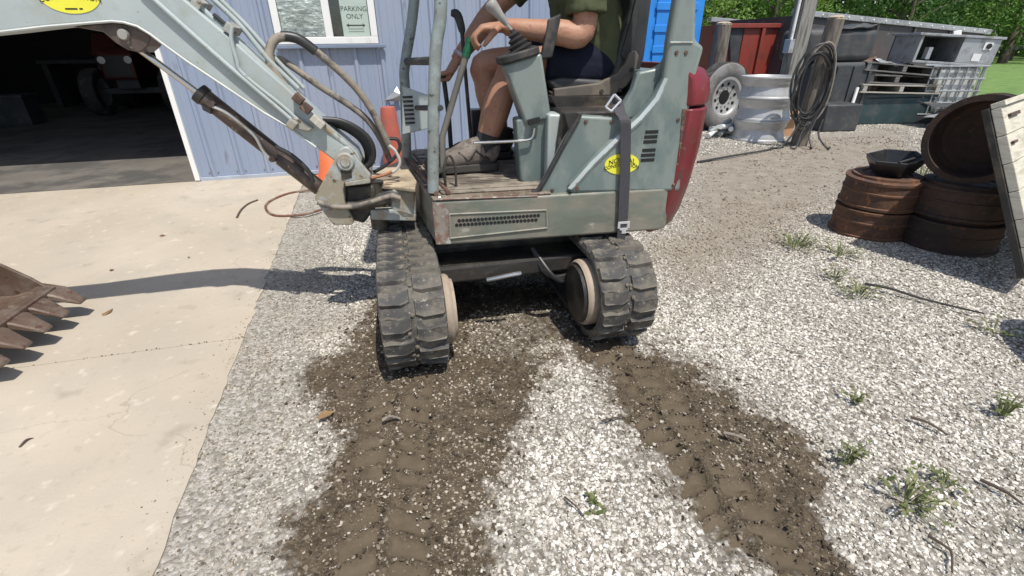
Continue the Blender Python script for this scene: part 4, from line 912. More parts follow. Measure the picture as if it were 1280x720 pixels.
# steel pipes up the boom
pipes = [(at([(-0.477,1.233),(-0.442,1.188),(-0.297,1.019),(-0.126,0.831)], -.013), .0075, 'paint_light'), (at([(-0.247,1.121),(-0.259,1.083),(-0.258,1.023),(-0.249,0.982),(-0.151,0.882),(-0.109,0.833)], -.012), .0065, 'paint_light'),
         (at([(-0.378,1.225),(-0.336,1.176),(-0.246,1.069),(-0.148,0.951),(-0.078,0.860)], .030), .0085, 'paint_light'), (at([(-0.342,1.228),(-0.301,1.182),(-0.243,1.112),(-0.180,1.010),(-0.103,0.917)], .075), .0085, 'paint_light'), (at([(-0.331,1.232),(-0.277,1.167),(-0.230,1.108),(-0.163,1.009),(-0.089,0.913)], .105), .0085, 'paint_light')]
lift = [0, 0, .0, .012, .014]
for (p, r_, mt), lf in zip(pipes, lift):
    p = [(a, b, c + lf) for a, b, c in p]
    MB().tube(smooth_path(p, 4), r_, 10).build('boom_pipe', mt, EX, smooth=True, **FB)
for q, y in (([(-0.341,1.185)][0], .06), ([(-0.261,1.116)][0], .045), ([(-0.125,0.823)][0], -.005)):
    MB().obox((q[0], y, q[1]), ((.73, 0, -.68), (0, 1, 0), (.68, 0, .73)), (.028, .10, .030)).build('pipe_clamp', 'castiron', EX, bevel=.003, **FB)
MB().tube(at([(-0.302,1.157),(-0.261,1.116),(-0.255,1.102)], .02), .006, 8).build('clamp_lever', 'rubber_dark', EX, **FB)
# hose fittings and hoses in the crook of the boom
for k, q in enumerate([(-0.092,0.902),(-0.071,0.872),(-0.049,0.833),(-0.035,0.819)]):
    MB().obox((q[0], -.018 - .006 * (k % 2), q[1]), ((.70, 0, -.71), (0, 1, 0), (.71, 0, .70)), (.034 if k < 2 else .028, .036, .026)).build('hose_fitting', 'rust' if k < 2 else pmat('pale_fitting', (.5, .47, .4), .5, metal=.2), EX, bevel=.003, **FB)
MB().prism([(-0.121,0.844),(-0.095,0.832),(-0.063,0.803),(-0.081,0.793),(-0.116,0.803)], -.02, .02).build('hose_bracket', 'castiron', EX, bevel=.003, **FB)
def hose(name, pts, y0, y1, r_, mat, seg=12):
    P = [(p[0], y0 + (y1 - y0) * i / (len(pts) - 1), p[1]) for i, p in enumerate(pts)]
    MB().tube(smooth_path(P, 6), r_, seg).build(name, mat, EX, smooth=True, **FB)
hose('boom_hose', [(-0.100,0.884),(-0.136,0.925),(-0.163,0.971),(-0.179,1.019),(-0.172,1.059),(-0.151,1.086),(-0.120,1.096)], .05, .12, .0155, 'hose_tan')
hose('boom_hose_sleeve', [(-0.132,1.095),(-0.106,1.094),(-0.073,1.083),(-0.029,1.047)], .12, .13, .0175, 'hose_black')
hose('boom_hose', [(-0.035,1.053),(0.031,0.991),(0.091,0.922),(0.134,0.849),(0.163,0.774),(0.189,0.693)], .13, .13, .0135, 'hose_tan')
hose('boom_hose', [(-0.113,0.898),(-0.169,0.976),(-0.184,1.018),(-0.159,1.023),(-0.130,1.004),(-0.039,0.929),(0.064,0.853),(0.122,0.794),(0.161,0.716),(0.180,0.645)], .15, .15, .012, 'hose_tan')
for k in range(4):
    hose('boom_foot_hose', [(p[0] - .010 * k, p[1] - .007 * k) for p in [(-0.031,0.829),(0.024,0.821),(0.074,0.797),(0.115,0.757),(0.129,0.709),(0.116,0.661),(0.073,0.632)]], .02 + .022 * k, .05 + .015 * k, .0095, 'hose_black')
hose('boom_foot_pipe', [(-0.035,0.815),(-0.007,0.783),(0.040,0.733)], .0, .01, .011, 'castiron')
# --- stick and bucket beyond the boom tip (mostly out of the picture)
MB().prism([(-1.44, 1.06), (-1.40, 1.16), (-1.46, 1.28), (-1.53, 1.26), (-1.56, 1.0), (-1.66, .56), (-1.60, .53), (-1.50, .9)], .02, BW - .02).build('stick', 'paint_light', EX, bevel=.006, **FB)
MB().tube([(-1.0, ry, 1.30), (-1.47, ry, 1.27)], .03, 16).build('stick_cylinder', 'cyl', EX, smooth=40, **FB)
bpf = [(-1.308, .150), (-1.45, .120), (-1.58, .135), (-1.68, .20), (-1.725, .31), (-1.70, .43), (-1.64, .50)]
y0b, y1b = ry - .262, ry + .262
sh_ = MB(); n = len(bpf); ins_ = [(-1.312, .166), (-1.45, .137), (-1.572, .151), (-1.664, .212), (-1.706, .312), (-1.684, .422), (-1.63, .485)]
sh_.prism(bpf + ins_[::-1], y0b + .016, y1b - .016)
bk_ = sh_.build('bucket', 'bucket', EX, bevel=.003, smooth=30, **FB)
for y in (y0b, y1b - .014):
    MB().prism(bpf + [(-1.57, .46), (-1.46, .30), (-1.36, .21)], y, y + .014).build('bucket_side', 'bucket', EX, bevel=.003, **FB)
for y in (ry - .07, ry + .055): MB().prism([(-1.70, .43), (-1.60, .62), (-1.55, .6), (-1.60, .44)], y, y + .016).build('bucket_ear', 'bucket', EX, bevel=.003, **FB)
MB().box(-1.345, -1.285, y0b + .006, y1b - .006, .137, .163).build('cutting_edge', 'bucket', EX, bevel=.006, **FB)
for k in range(5):
    y = ry - .236 + k * .118
    tv = [(-1.350, y - .050, .140), (-1.350, y + .050, .140), (-1.350, y + .050, .170), (-1.350, y - .050, .170),
          (-1.270, y - .050, .116), (-1.270, y + .050, .116), (-1.270, y + .047, .146), (-1.270, y - .047, .146),
          (-1.195, y - .030, .080), (-1.195, y + .022, .080), (-1.195, y + .020, .092), (-1.195, y - .027, .092)]
    t = MB().add(tv, [(0, 1, 2, 3), (8, 11, 10, 9)] + [(a + i, a + (i + 1) % 4, a + 4 + (i + 1) % 4, a + 4 + i) for a in (0, 4) for i in range(4)])
    t.build('bucket_tooth', 'bucket', EX, bevel=.009, seg=2, smooth=50, **FB)
for i, q in enumerate([(-1.56, .28), (-1.50, .24), (-1.62, .34)]):
    MB().cyl((q[0], y1b - .017, q[1]), (q[0], y1b - .0135, q[1]), .008, 10).build('bolt_hole', pmat('painted_daylight', (.45, .4, .32), .9), EX, **FB)  # pale discs paint the daylight seen through the bolt holes

# ------------------------------------------------------------------ operator (same frame as the machine, facing -x)
PB = Vector((.30, .47, .583)); pw = Matrix.Rotation(R(9), 3, 'Z') @ PB
PE = thing('person', 'seated operator in olive shirt, navy shorts and brown shoes holding the levers', 'person', (-.275 + pw.x, 1.637 + pw.y, PB.z), R(9))
def loft(mb, rings, lat=(0, 1, 0), seg=20):
    """rings of (centre, half-width along lat, half-depth)"""
    n = len(rings); vs = []
    for i, (c, a, b) in enumerate(rings):
        t = (Vector(rings[min(i + 1, n - 1)][0]) - Vector(rings[max(i - 1, 0)][0])).normalized(); l = Vector(lat); l = (l - t * l.dot(t)).normalized(); w = t.cross(l)
        for k in range(seg):
            an = 2 * math.pi * k / seg; vs.append(Vector(c) + l * (a * math.cos(an)) + w * (b * math.sin(an)))
    fs = [(i * seg + k, i * seg + (k + 1) % seg, (i + 1) * seg + (k + 1) % seg, (i + 1) * seg + k) for i in range(n - 1) for k in range(seg)]
    mb.add(vs, fs + [tuple(reversed(range(seg))), tuple(range((n - 1) * seg, n * seg))])
def limb(mb, pts, rad, n=5): mb.tube(smooth_path(pts, n), rad, 16)
def hand(mb, w, d, nrm, side, curl=(50, 62, 45), sc=1.):
    w, d, nrm = Vector(w), Vector(d).normalized(), Vector(nrm); nrm = (nrm - d * nrm.dot(d)).normalized(); lat = d.cross(nrm) * side
    loft(mb, [(w - d * .02, .027 * sc, .02 * sc), (w + d * .02, .034 * sc, .019 * sc), (w + d * .055, .040 * sc, .018 * sc), (w + d * .088, .039 * sc, .014 * sc), (w + d * .096, .034, .009)], lat, 16)
    for i, (ln, rr) in enumerate(((.9, .0088), (1.03, .0092), (.98, .0088), (.78, .0076))):
        p = w + d * (.088 - .004 * abs(i - 1)) + lat * (.030 - .0205 * i) * sc; dd = d.copy(); pts = [p - d * .02, p]
        for sg, cu in zip((.043, .027, .021), curl):
            dd = (Matrix.Rotation(R(cu), 3, nrm.cross(d) * -1) @ dd) if (Matrix.Rotation(R(5), 3, nrm.cross(d) * -1) @ d).dot(nrm) > 0 else (Matrix.Rotation(R(-cu), 3, nrm.cross(d) * -1) @ dd)
            p = p + dd * sg * ln * sc; pts.append(p)
        mb.tube(smooth_path(pts, 3), [rr * 1.1, rr * 1.08, rr, rr * .95, rr * .8], 10)
    tb = w + d * .028 + lat * .028 * sc; t1 = tb + (d * .6 + lat * .7 + nrm * .4).normalized() * .038 * sc; t2 = t1 + (d * .75 + lat * .05 + nrm * .75).normalized() * .034 * sc; t3 = t2 + (d * .6 - lat * .35 + nrm * .7).normalized() * .024 * sc
    mb.tube(smooth_path([tb - lat * .012, tb, t1, t2, t3], 3), [.013, .0145, .0125, .0105, .008], 10)
def remesh(mb, name, mat, parent, vox, sm=6):
    o = mb.build(name, mat, parent, loc=-PB)
    m = o.modifiers.new('remesh', 'REMESH'); m.mode = 'VOXEL'; m.voxel_size = vox; m.use_smooth_shade = True
    if sm:
        s = o.modifiers.new('smooth', 'SMOOTH'); s.factor = .5; s.iterations = sm
    return o
sk_ = MB()
# near (left) leg, far (right) leg
NK, NA = (.372, .375, .985), (.232, .37, .68); FK, FA = (.272, .60, .985), (.325, .60, .675)
limb(sk_, [(.70, .385, .975), (.55, .375, .995), NK, (.325, .374, .93), (.272, .37, .80), NA, (.225, .37, .63)], [.088, .083, .074, .060, .058, .052, .052, .058, .057, .048, .040, .036, .036])
limb(sk_, [(.70, .565, .975), (.50, .58, .995), FK, (.268, .60, .92), (.298, .60, .80), FA, (.325, .60, .63)], [.088, .083, .074, .060, .058, .052, .052, .058, .057, .048, .040, .036, .036])
# torso inside the clothes, neck and head
loft(sk_, [((.71, .475, .94), .165, .11), ((.71, .475, 1.02), .165, .115), ((.665, .475, 1.20), .15, .105), ((.60, .475, 1.40), .16, .095), ((.57, .475, 1.475), .10, .07), ((.555, .475, 1.52), .055, .055), ((.54, .475, 1.585), .055, .057)], (0, 1, 0))
loft(sk_, [((.515, .475, 1.555), .035, .04), ((.505, .475, 1.585), .058, .07), ((.512, .475, 1.64), .072, .090), ((.52, .475, 1.70), .077, .097), ((.525, .475, 1.75), .072, .092), ((.53, .475, 1.79), .05, .066), ((.53, .475, 1.803), .02, .03)], (0, 1, 0))
sk_.tube([(.428, .475, 1.70), (.405, .475, 1.665), (.398, .475, 1.655), (.425, .475, 1.645)], [.011, .014, .016, .012], 10)
for s_ in (-1, 1): loft(sk_, [((.53, .475 + s_ * .073, 1.64), .006, .012), ((.535, .475 + s_ * .082, 1.665), .008, .022), ((.535, .475 + s_ * .082, 1.69), .006, .016)], (0, 1, 0), 10)
# arms: near forearm laid across to the lever, far arm reaching down
NE, NW = (.592, .245, 1.098), (.312, .285, 1.118)
limb(sk_, [(.585, .285, 1.40), (.60, .262, 1.25), NE, (.50, .25, 1.098), NW], [.055, .050, .047, .046, .044, .046, .044, .036, .029])
FE, FWr = (.335, .73, 1.205), (.150, .70, 1.00)
limb(sk_, [(.565, .67, 1.40), (.455, .71, 1.30), FE, (.25, .72, 1.11), FWr], [.055, .050, .047, .046, .044, .046, .044, .036, .029])
hand(sk_, NW, (-1, .02, -.05), (-.1, .05, -1), 1, (38, 62, 40))
hand(sk_, FWr, (-.58, -.02, -.82), (-.6, -.2, .5), -1, (55, 70, 45))
body = remesh(sk_, 'body', 'skin', PE, .0055, 3)
# far lever under the hand
MB().tube([(.088, .675, .945), (.10, .68, .76), (.10, .68, .58)], .011, 10).build('travel_lever', 'rubber_dark', EX, smooth=True)
# shirt with short sleeves
sh2 = MB()
loft(sh2, [((.755, .475, .915), .192, .130), ((.745, .475, .96), .197, .145), ((.728, .475, 1.02), .194, .145), ((.70, .475, 1.10), .185, .142), ((.655, .475, 1.22), .178, .135), ((.615, .475, 1.34), .185, .118), ((.59, .475, 1.42), .165, .095), ((.572, .475, 1.475), .10, .078), ((.565, .475, 1.495), .068, .066)], (0, 1, 0), 28)
limb(sh2, [(.60, .34, 1.405), (.588, .275, 1.37), (.60, .262, 1.27), (.603, .255, 1.155)], [.075, .072, .068, .070, .072, .074])
limb(sh2, [(.58, .61, 1.405), (.55, .675, 1.39), (.47, .705, 1.315), (.40, .718, 1.255)], [.075, .072, .066, .068, .070])
shirt = remesh(sh2, 'shirt', 'shirt', PE, .008, 3)
dp = shirt.modifiers.new('folds', 'DISPLACE'); tx = bpy.data.textures.new('cloth_folds', 'CLOUDS'); tx.noise_scale = .07; dp.texture = tx; dp.strength = .022; dp.mid_level = .5; dp.texture_coords = 'LOCAL'
so = MB()
loft(so, [((.745, .475, .915), .18, .10), ((.74, .475, .97), .188, .125), ((.73, .475, 1.04), .178, .12)], (0, 1, 0), 24)
limb(so, [(.73, .385, .975), (.62, .375, .985), (.53, .372, .99), (.475, .372, .992)], [.108, .105, .102, .100])
limb(so, [(.73, .565, .975), (.60, .578, .985), (.50, .582, .99), (.43, .585, .992)], [.108, .105, .102, .100])
shorts = remesh(so, 'shorts', 'shorts', PE, .008, 3)
dp = shorts.modifiers.new('folds', 'DISPLACE'); dp.texture = tx; dp.strength = .018; dp.mid_level = .5; dp.texture_coords = 'LOCAL'
def shoe(hx, y, z, L_, mat, dirx=-1, yaw=0.):
    """upper with a padded ankle, toe box, and a sole under it"""
    d = Vector((dirx, yaw, 0)).normalized(); h = Vector((hx, y, z)); up = Vector((0, 0, 1)); m = MB()
    def P(t, zz): return h + d * (t * L_) + up * zz
    loft(m, [(P(-.03, .055), .026, .040), (P(.05, .066), .040, .058), (P(.25, .074), .043, .064), (P(.42, .068), .044, .056), (P(.62, .052), .049, .042), (P(.82, .044), .048, .034), (P(.97, .037), .034, .024), (P(1.03, .032), .014, .012)], (0, 1, 0), 16)
    loft(m, [(P(.10, .07), .042, .050), (P(.13, .098), .041, .046), (P(.14, .118), .039, .043)], (0, 1, 0), 16)
    u = remesh(m, 'shoe', mat, PE, .006, 3)
    s = MB(); pts = [(-.04, .6), (.02, .9), (.2, .95), (.4, .88), (.6, 1.05), (.8, 1.08), (.95, .8), (1.04, .35)]
    lat = up.cross(d); out = [h + d * (t * L_) + lat * (w_ * .049) for t, w_ in pts] + [h + d * (t * L_) - lat * (w_ * .049) for t, w_ in reversed(pts)]
    s.prism([(p.x, p.y) for p in out], z, z + .030, 'xy').build('sole', 'sole', u, bevel=.004, smooth=40)
    tcap = MB(); loft(tcap, [(P(.80, .043), .0495, .0355), (P(.90, .0415), .046, .032), (P(.985, .037), .034, .025), (P(1.045, .032), .015, .013)], (0, 1, 0), 16); tcap.build('toe_cap', 'sole', u, smooth=50)
    for sd in (-1, 1): MB().tube([P(.16, .045) + lat * sd * .040, P(.30, .088) + lat * sd * .040, P(.42, .050) + lat * sd * .045, P(.56, .082) + lat * sd * .036], .006, 6).build('side_stripe', 'shoe_dark', u, smooth=True)
    lc = MB()
    for k in range(4):
        q = P(.32 + k * .085, .126 - k * .013); lc.tube([q - lat * .034 - up * .012, q + up * .003, q + lat * .034 - up * .012], .0042, 6)
    lc.build('laces', 'hose_tan', u)
    return u
shoe(.272, .366, .590, .285, 'shoe', -1, -.06)
shoe(.375, .60, .590, .265, 'shoe_dark', -1, .05)
for (a, c) in ((NA, (.226, .37, .655)), (FA, (.327, .60, .655))):
    m = MB(); m.tube([Vector(c) + Vector((0, 0, -.03)), Vector(c) + Vector((0, 0, .01)), Vector(a) + Vector((.018, 0, .052))], [.047, .048, .050], 18); m.build('sock', 'sock', PE, smooth=True, loc=-PB)
wv = (Vector(FE) - Vector(FWr)).normalized(); wc = Vector(FWr) + wv * .03
MB().tube([wc - wv * .007, wc + wv * .007], .034, 18).build('wristband', pmat('steel_band', (.45, .42, .40), .35, metal=.5), PE, smooth=40, loc=-PB)
cpm = MB(); loft(cpm, [((.525, .475, 1.715), .082, .104), ((.53, .475, 1.76), .081, .100), ((.535, .475, 1.80), .064, .078), ((.535, .475, 1.822), .025, .03)], (0, 1, 0), 24)
cpm.prism([(.45, .42), (.38, .425), (.345, .475), (.38, .525), (.45, .53)], 1.715, 1.722, 'xy'); cpm.build('cap', 'cap', PE, smooth=50, loc=-PB)
hm = MB(); loft(hm, [((.57, .475, 1.62), .060, .052), ((.575, .475, 1.68), .072, .054), ((.57, .475, 1.72), .076, .060)], (0, 1, 0), 20); hm.build('hair', 'hair', PE, smooth=50, loc=-PB)
for s_ in (-1, 1): MB().lathe([(0, -.008), (.008, -.004), (.010, 0), (.008, .004), (0, .008)], 10, Matrix.Translation((.430, .475 + s_ * .032, 1.70))).build('eye', 'eye', PE, smooth=60, loc=-PB)
MB().tube([(.428, .452, 1.617), (.420, .475, 1.615), (.428, .498, 1.617)], .006, 8).build('mouth', 'lip', PE, smooth=60, loc=-PB)

# ------------------------------------------------------------------ things by the wall and in the garage
def wpt(x, y, z=0):
    v = Matrix.Rotation(WR, 3, 'Z') @ Vector((x, y, 0)); return (WL[0] + v.x, WL[1] + v.y, z)
c = thing('traffic_channelizer', 'faded orange red plastic channelizer post standing by the wall', 'traffic cone', wpt(1.75, -.25), WR)
MB().lathe([(.0, .03), (.105, .03), (.10, .10), (.085, .30), (.070, .56), (.060, .60), (.0, .605)], 28).build('post_body', 'orange_red', c, smooth=35)
MB().box(-.15, .15, -.15, .15, .0, .03).build('base', 'rubber_dark', c, bevel=.008)
c = thing('traffic_cone', 'bright orange cone seen between boom cylinder and swing post', 'traffic cone', wpt(1.20, -.28), WR)
MB().lathe([(.135, .02), (.13, .03), (.035, .44), (.025, .45), (0, .45)], 28).build('cone_body', 'orange', c, smooth=35)
MB().box(-.17, .17, -.17, .17, .0, .025).build('base', 'orange', c, bevel=.008)
# red tractor parked in the dark of the garage, nose to the door
tr = thing('tractor', 'red tractor parked nose outwards in the dark garage', 'tractor', wpt(-2.7, 6.0, .014), WR)
def wheel(name, par, x, y, r, w, rim, mat='tyre', lugs=0):
    M4 = Matrix.Translation((x, y, r)) @ Matrix.Rotation(R(90), 4, 'Y')
    t = MB().lathe([(r * .58, -w * .42), (r * .8, -w * .5), (r * .95, -w * .46), (r, -w * .3), (r, w * .3), (r * .95, w * .46), (r * .8, w * .5), (r * .58, w * .42)], 36, M4, close=True).build(name, mat, par, smooth=40)
    MB().lathe([(0, -w * .12), (r * .2, -w * .14), (r * .42, -w * .05), (r * .52, -w * .3), (r * .6, -w * .42), (r * .6, w * .42), (r * .5, w * .3), (0, w * .2)], 28, M4).build('rim', rim, t, smooth=40)
    return t
for s_ in (-1, 1):
    wheel('front_wheel', tr, s_ * .62, .15, .40, .24, 'galv'); wheel('rear_wheel', tr, s_ * .75, 1.75, .68, .38, 'galv')
MB().prism([(-.28, .62), (-.28, 1.02), (-.2, 1.10), (1.1, 1.18), (1.1, .62)], -.26, .26, 'yz').build('hood', pmat('dark_red_paint', (.085, .010, .008), .5), tr, bevel=.03, seg=3, smooth=50)
MB().box(-.20, .20, -.292, -.275, .66, 1.0).build('grille', 'black_pl', tr, bevel=.005)
for s_ in (-1, 1): MB().lathe([(0, .0), (.055, .0), (.06, .02), (0, .03)], 18, Matrix.Translation((s_ * .2, -.282, .93)) @ Matrix.Rotation(R(90), 4, 'X')).build('headlight', 'white_pl', tr)
MB().box(-.6, .6, .1, .2, .36, .46).build('front_axle', 'dark_grey', tr, bevel=.01)
MB().box(-.18, .18, -.1, 1.9, .45, .70).build('chassis', 'dark_grey', tr, bevel=.02)
MB().tube([(0, 1.1, 1.15), (0, 1.25, 1.32)], .02, 10).build('steering_column', 'dark_grey', tr)
st_ = MB(); pts = [(.19 * math.cos(2 * math.pi * i / 24), 1.27 + .12 * math.sin(2 * math.pi * i / 24), 1.34 + .14 * math.sin(2 * math.pi * i / 24)) for i in range(25)]; st_.tube(pts, .014, 8).build('steering_wheel', 'black_pl', tr, smooth=True)
MB().prism([(1.55, .95), (1.55, 1.03), (1.9, 1.05), (1.98, 1.5), (2.04, 1.5), (2.0, .95)], -.24, .24, 'yz').build('seat', 'seat', tr, bevel=.03)
for s_ in (-1, 1): MB().prism([(1.1, 1.0), (1.4, 1.38), (2.1, 1.38), (2.45, 1.0), (2.35, 1.0), (2.08, 1.32), (1.42, 1.32), (1.2, 1.0)], s_ * .55, s_ * .95, 'yz').build('fender', MATS['dark_red_paint'], tr, bevel=.01)
bx_ = thing('workbench', 'long cluttered bench along the garage back', 'bench', wpt(-2.6, 8.4, .014), WR)
MB().box(-2.5, 2.5, -.35, .35, .85, .92).build('bench_top', 'dark_grey', bx_)
for x in (-2.4, -.8, .8, 2.4): MB().box(x - .05, x + .05, -.3, .3, 0, .85).build('leg', 'dark_grey', bx_)
cr = thing('storage_crate', 'pale grey crate on the garage floor left of the tractor', 'crate', wpt(-4.1, 5.2, .014), WR)
MB().box(-.22, .22, -.2, .2, 0, .42).build('crate_body', 'dark_grey', cr, bevel=.01); MB().box(-.24, .24, -.22, .22, .421, .46).build('lid', 'dark_grey', cr, bevel=.008)
# hose on the concrete
hz = smooth_path([(x, y, .019) for x, y in [(-1.374,3.331),(-1.460,3.224),(-1.606,3.195),(-1.711,3.253),(-1.826,3.430),(-1.853,3.597),(-1.803,3.775),(-1.695,3.866),(-1.578,3.910),(-1.383,4.110)]], 6)
tag(MB().tube(hz, .009, 8).build('air_hose', 'hose_brown', smooth=True), 'brown air hose looped on the concrete beside the swing post', 'hose')
hz = smooth_path([(x, y, .017) for x, y in [(-1.912,3.179),(-1.968,3.345),(-1.994,3.505),(-1.971,3.610)]], 6)
tag(MB().tube(hz, .007, 8).build('dirty_cord', 'twig', smooth=True), 'short dark cord left on concrete near the air hose', 'cord')

# ------------------------------------------------------------------ rusty brake drums, drain pan and plank ramp on the right
def drum(parent_name, label, loc, rotm, mat, group=None, h=.178, r=.205):
    o = thing(parent_name, label, 'brake drum', loc, rotm, group)
    MB().lathe([(r * .87, 0), (r + .002, 0), (r + .002, .014), (r - .006, .017), (r - .007, .085), (r - .002, .088), (r - .002, .096), (r - .008, .099), (r - .010, h - .034), (r - .003, h - .031), (r - .003, h - .018), (r - .012, h - .015),
                (r - .032, h - .014), (r - .034, h), (r - .080, h), (r - .084, h - .014), (r - .050, h - .032), (r * .86, h * .62), (r * .87, .02)], 48, close=True).build('drum_shell', mat, o, smooth=22)
    MB().lathe([(0, h - .020), (r - .082, h - .020), (r - .082, h - .008), (r - .12, h - .008), (r - .13, h - .016), (0, h - .016)], 32).build('hub_face', mat, o, smooth=30)
    return o
DA = (2.225, 2.80); DB = (2.545, 2.60)
drum('brake_drum', 'rusty brake drum at the bottom of the stack under the black pan', (DA[0], DA[1], 0), (0, 0, .3), 'drum')
drum('brake_drum', 'rusty orange brake drum directly under the black drain pan', (DA[0] + .012, DA[1] + .006, .181), (0, R(-2), 1.3), 'drum')
drum('brake_drum', 'dark brake drum at the bottom of the stack beside the plank ramp', (DB[0], DB[1], 0), (0, 0, 2), 'drum_dark', r=.238)
drum('brake_drum', 'dark brake drum carrying the drum that lies on its side', (DB[0] - .005, DB[1] + .0, .181), (0, R(1), .6), 'drum_dark', r=.228)
ds = Matrix.Translation((DB[0] - .06, DB[1] - .07, .592)) @ Matrix.Rotation(R(-28), 4, 'Z') @ Matrix.Rotation(R(90), 4, 'X') @ Matrix.Rotation(R(-8), 4, 'Y')
o = drum('brake_drum', 'dark brake drum lying on its side with its open end showing', (0, 0, 0), (0, 0, 0), 'drum_dark', h=.20, r=.222); 
ds = Matrix.Translation((DB[0] - .13, DB[1] - .08, .592)) @ Matrix.Rotation(R(-52), 4, 'Z') @ Matrix.Rotation(R(-90), 4, 'X')
o.matrix_world = ds
dp_ = thing('drain_pan', 'black plastic six sided drain pan on top of the rusty drums', 'pan', (DA[0] + .03, DA[1] + .0, .366), (R(4), R(-5), .35))
hx = [(math.cos(R(60 * i)), math.sin(R(60 * i))) for i in range(6)]
vs = []; rows = [(.115, 0), (.165, .075), (.170, .095), (.160, .097), (.105, .012)]
for r_, z in rows: vs += [(a * r_, b * r_ * .82, z) for a, b in hx]
MB().add(vs, [(6 * k + i, 6 * k + (i + 1) % 6, 6 * k + 6 + (i + 1) % 6, 6 * k + 6 + i) for k in range(4) for i in range(6)] + [tuple(range(24, 30)), tuple(reversed(range(6)))]).build('pan_body', 'black_pl', dp_, bevel=.004)
MB().tube([(-.11, -.09, .10), (.09, -.10, .115)], .006, 8).build('pan_handle', 'rubber_dark', dp_)
# plank ramp: leaning boards on a dark frame
rA = Vector((2.326, 1.923, .10)); rB = Vector((2.18, 2.27, .77)); ru = Vector((.82, .57, .03)).normalized(); rv_ = (rB - rA).normalized(); rn = ru.cross(rv_).normalized()
if rn.y > 0: rn = -rn
ramp = thing('plank_ramp', 'pale weathered plank ramp leaning at the right edge of the yard', 'ramp', rA)
Lr = (rB - rA).length; nb = 6; bw = Lr / nb
for i in range(nb):
    c_ = rv_ * (bw * (i + .5)) + ru * .80
    MB().obox(c_ + rn * (.02 + .0012 * (i % 2)), (ru, rv_, rn), (1.60, bw - .0025, .036)).build('board', 'plank', ramp, bevel=.003)
MB().obox(rv_ * (Lr * .5) + ru * .010 - rn * .014, (ru, rv_, rn), (.03, Lr + .02, .028)).build('edge_rail', 'grease', ramp, bevel=.003)
MB().obox(rv_ * (Lr * .5) + ru * 1.2 - rn * .018, (ru, rv_, rn), (.05, Lr + .05, .035)).build('edge_rail', 'grease', ramp, bevel=.003)
MB().obox(rv_ * (Lr + .012) + ru * .8 + rn * .03, (ru, rv_, rn), (1.6, .024, .05)).build('top_rail', 'plank', ramp, bevel=.003)
MB().obox(rv_ * (Lr - .05) + ru * .13 + rn * .045, (ru, rv_, rn), (.14, .016, .014)).build('latch_bar', 'rust', ramp, bevel=.002)
MB().obox(rv_ * (Lr - .17) + ru * .05 + rn * .045, (ru, rv_, rn), (.06, .012, .012)).build('hinge_pin', 'rust', ramp, bevel=.002)
for k in (.75, 1.35):
    MB().obox(ru * k + rv_ * .05 - Vector((0, 0, .06)) - rn * .03, (ru, (0, 0, 1), rn), (.1, .14, .08)).build('support_block', 'wood', ramp, bevel=.004)
# unseen fender shape added past the frame to throw the round shadow
fd = thing('shadow_caster', 'unseen rounded fender shape added right of the gravel to cast the round shadow', 'fender', (2.13, 1.33, 0), R(60))
pts = [(.30 * math.cos(R(a)), .30 * math.sin(R(a)) + .12) for a in range(0, 181, 12)]; pi = [(.285 * math.cos(R(a)), .285 * math.sin(R(a)) + .12) for a in range(180, -1, -12)]
MB().prism([(.30, 0)] + pts + [(-.30, 0), (-.285, 0)] + pi + [(.285, 0)], -.11, .11).build('caster_skin', 'rust', fd, smooth=30)

# ------------------------------------------------------------------ silver rims, truck wheel, posts and scrap behind the machine
def rim_mesh(r=.315, h=.238):
    return MB().lathe([(r, 0), (r + .004, .008), (r, .020), (r - .016, .030), (r - .020, .065), (r - .034, .095), (r - .035, .135), (r - .018, .165), (r - .013, .205), (r - .004, .216), (r + .003, .226), (r, h),
                       (r - .014, h), (r - .035, .205), (r - .045, .165), (r - .064, .130), (r - .064, .09), (r - .045, .06), (r - .04, .03), (r - .014, 0)], 48, close=True)
for k, (dx, dy, lb) in enumerate(((0, 0, 'bottom silver wheel rim of the stack of three'), (.012, .004, 'middle silver wheel rim of the stack of three'), (.0, -.006, 'top silver wheel rim of the stack of three'))):
    o = thing('wheel_rim', lb, 'wheel rim', (3.09 + dx, 6.12 + dy, k * .2395), k * 1.1, 'silver rims stacked by the posts')
    rim_mesh().build('rim_barrel', 'alu', o, smooth=30)
    MB().lathe([(.10, .150), (.255, .120), (.262, .128), (.262, .136), (.10, .165)], 40, close=True).build('rim_disc', 'alu', o, smooth=30)
tw = thing('truck_wheel', 'big truck wheel with grey sidewall standing behind the silver rims', 'truck wheel', (2.86, 6.85, 0), R(24))
rr_ = .52; tw.scale = (.81, .81, .81)
TM = Matrix.Translation((0, 0, rr_)) @ Matrix.Rotation(R(90), 4, 'X')
MB().lathe([(rr_ * .60, -.12), (rr_ * .72, -.150), (rr_ * .88, -.148), (rr_ * .97, -.125), (rr_, -.10), (rr_, .10), (rr_ * .97, .125), (rr_ * .88, .148), (rr_ * .72, .150), (rr_ * .60, .12)], 56, TM, close=True).build('tyre', 'tyre_grey', tw, smooth=30)
tread = MB()
for i in range(5):
    w0 = -.095 + i * .041; tread.lathe([(rr_ + .001, w0), (rr_ + .012, w0 + .003), (rr_ + .012, w0 + .026), (rr_ + .001, w0 + .029)], 56, TM, close=True)
tread.build('tread', 'tyre', tw, smooth=30)
rd = MB().lathe([(0, .04), (.105, .04), (.115, .06), (.13, .06), (.20, .075), (.255, .085), (.275, .12), (.315, .125), (.32, .10), (.30, -.10), (0, -.1)], 48, TM).build('rim', 'alu', tw, smooth=30)
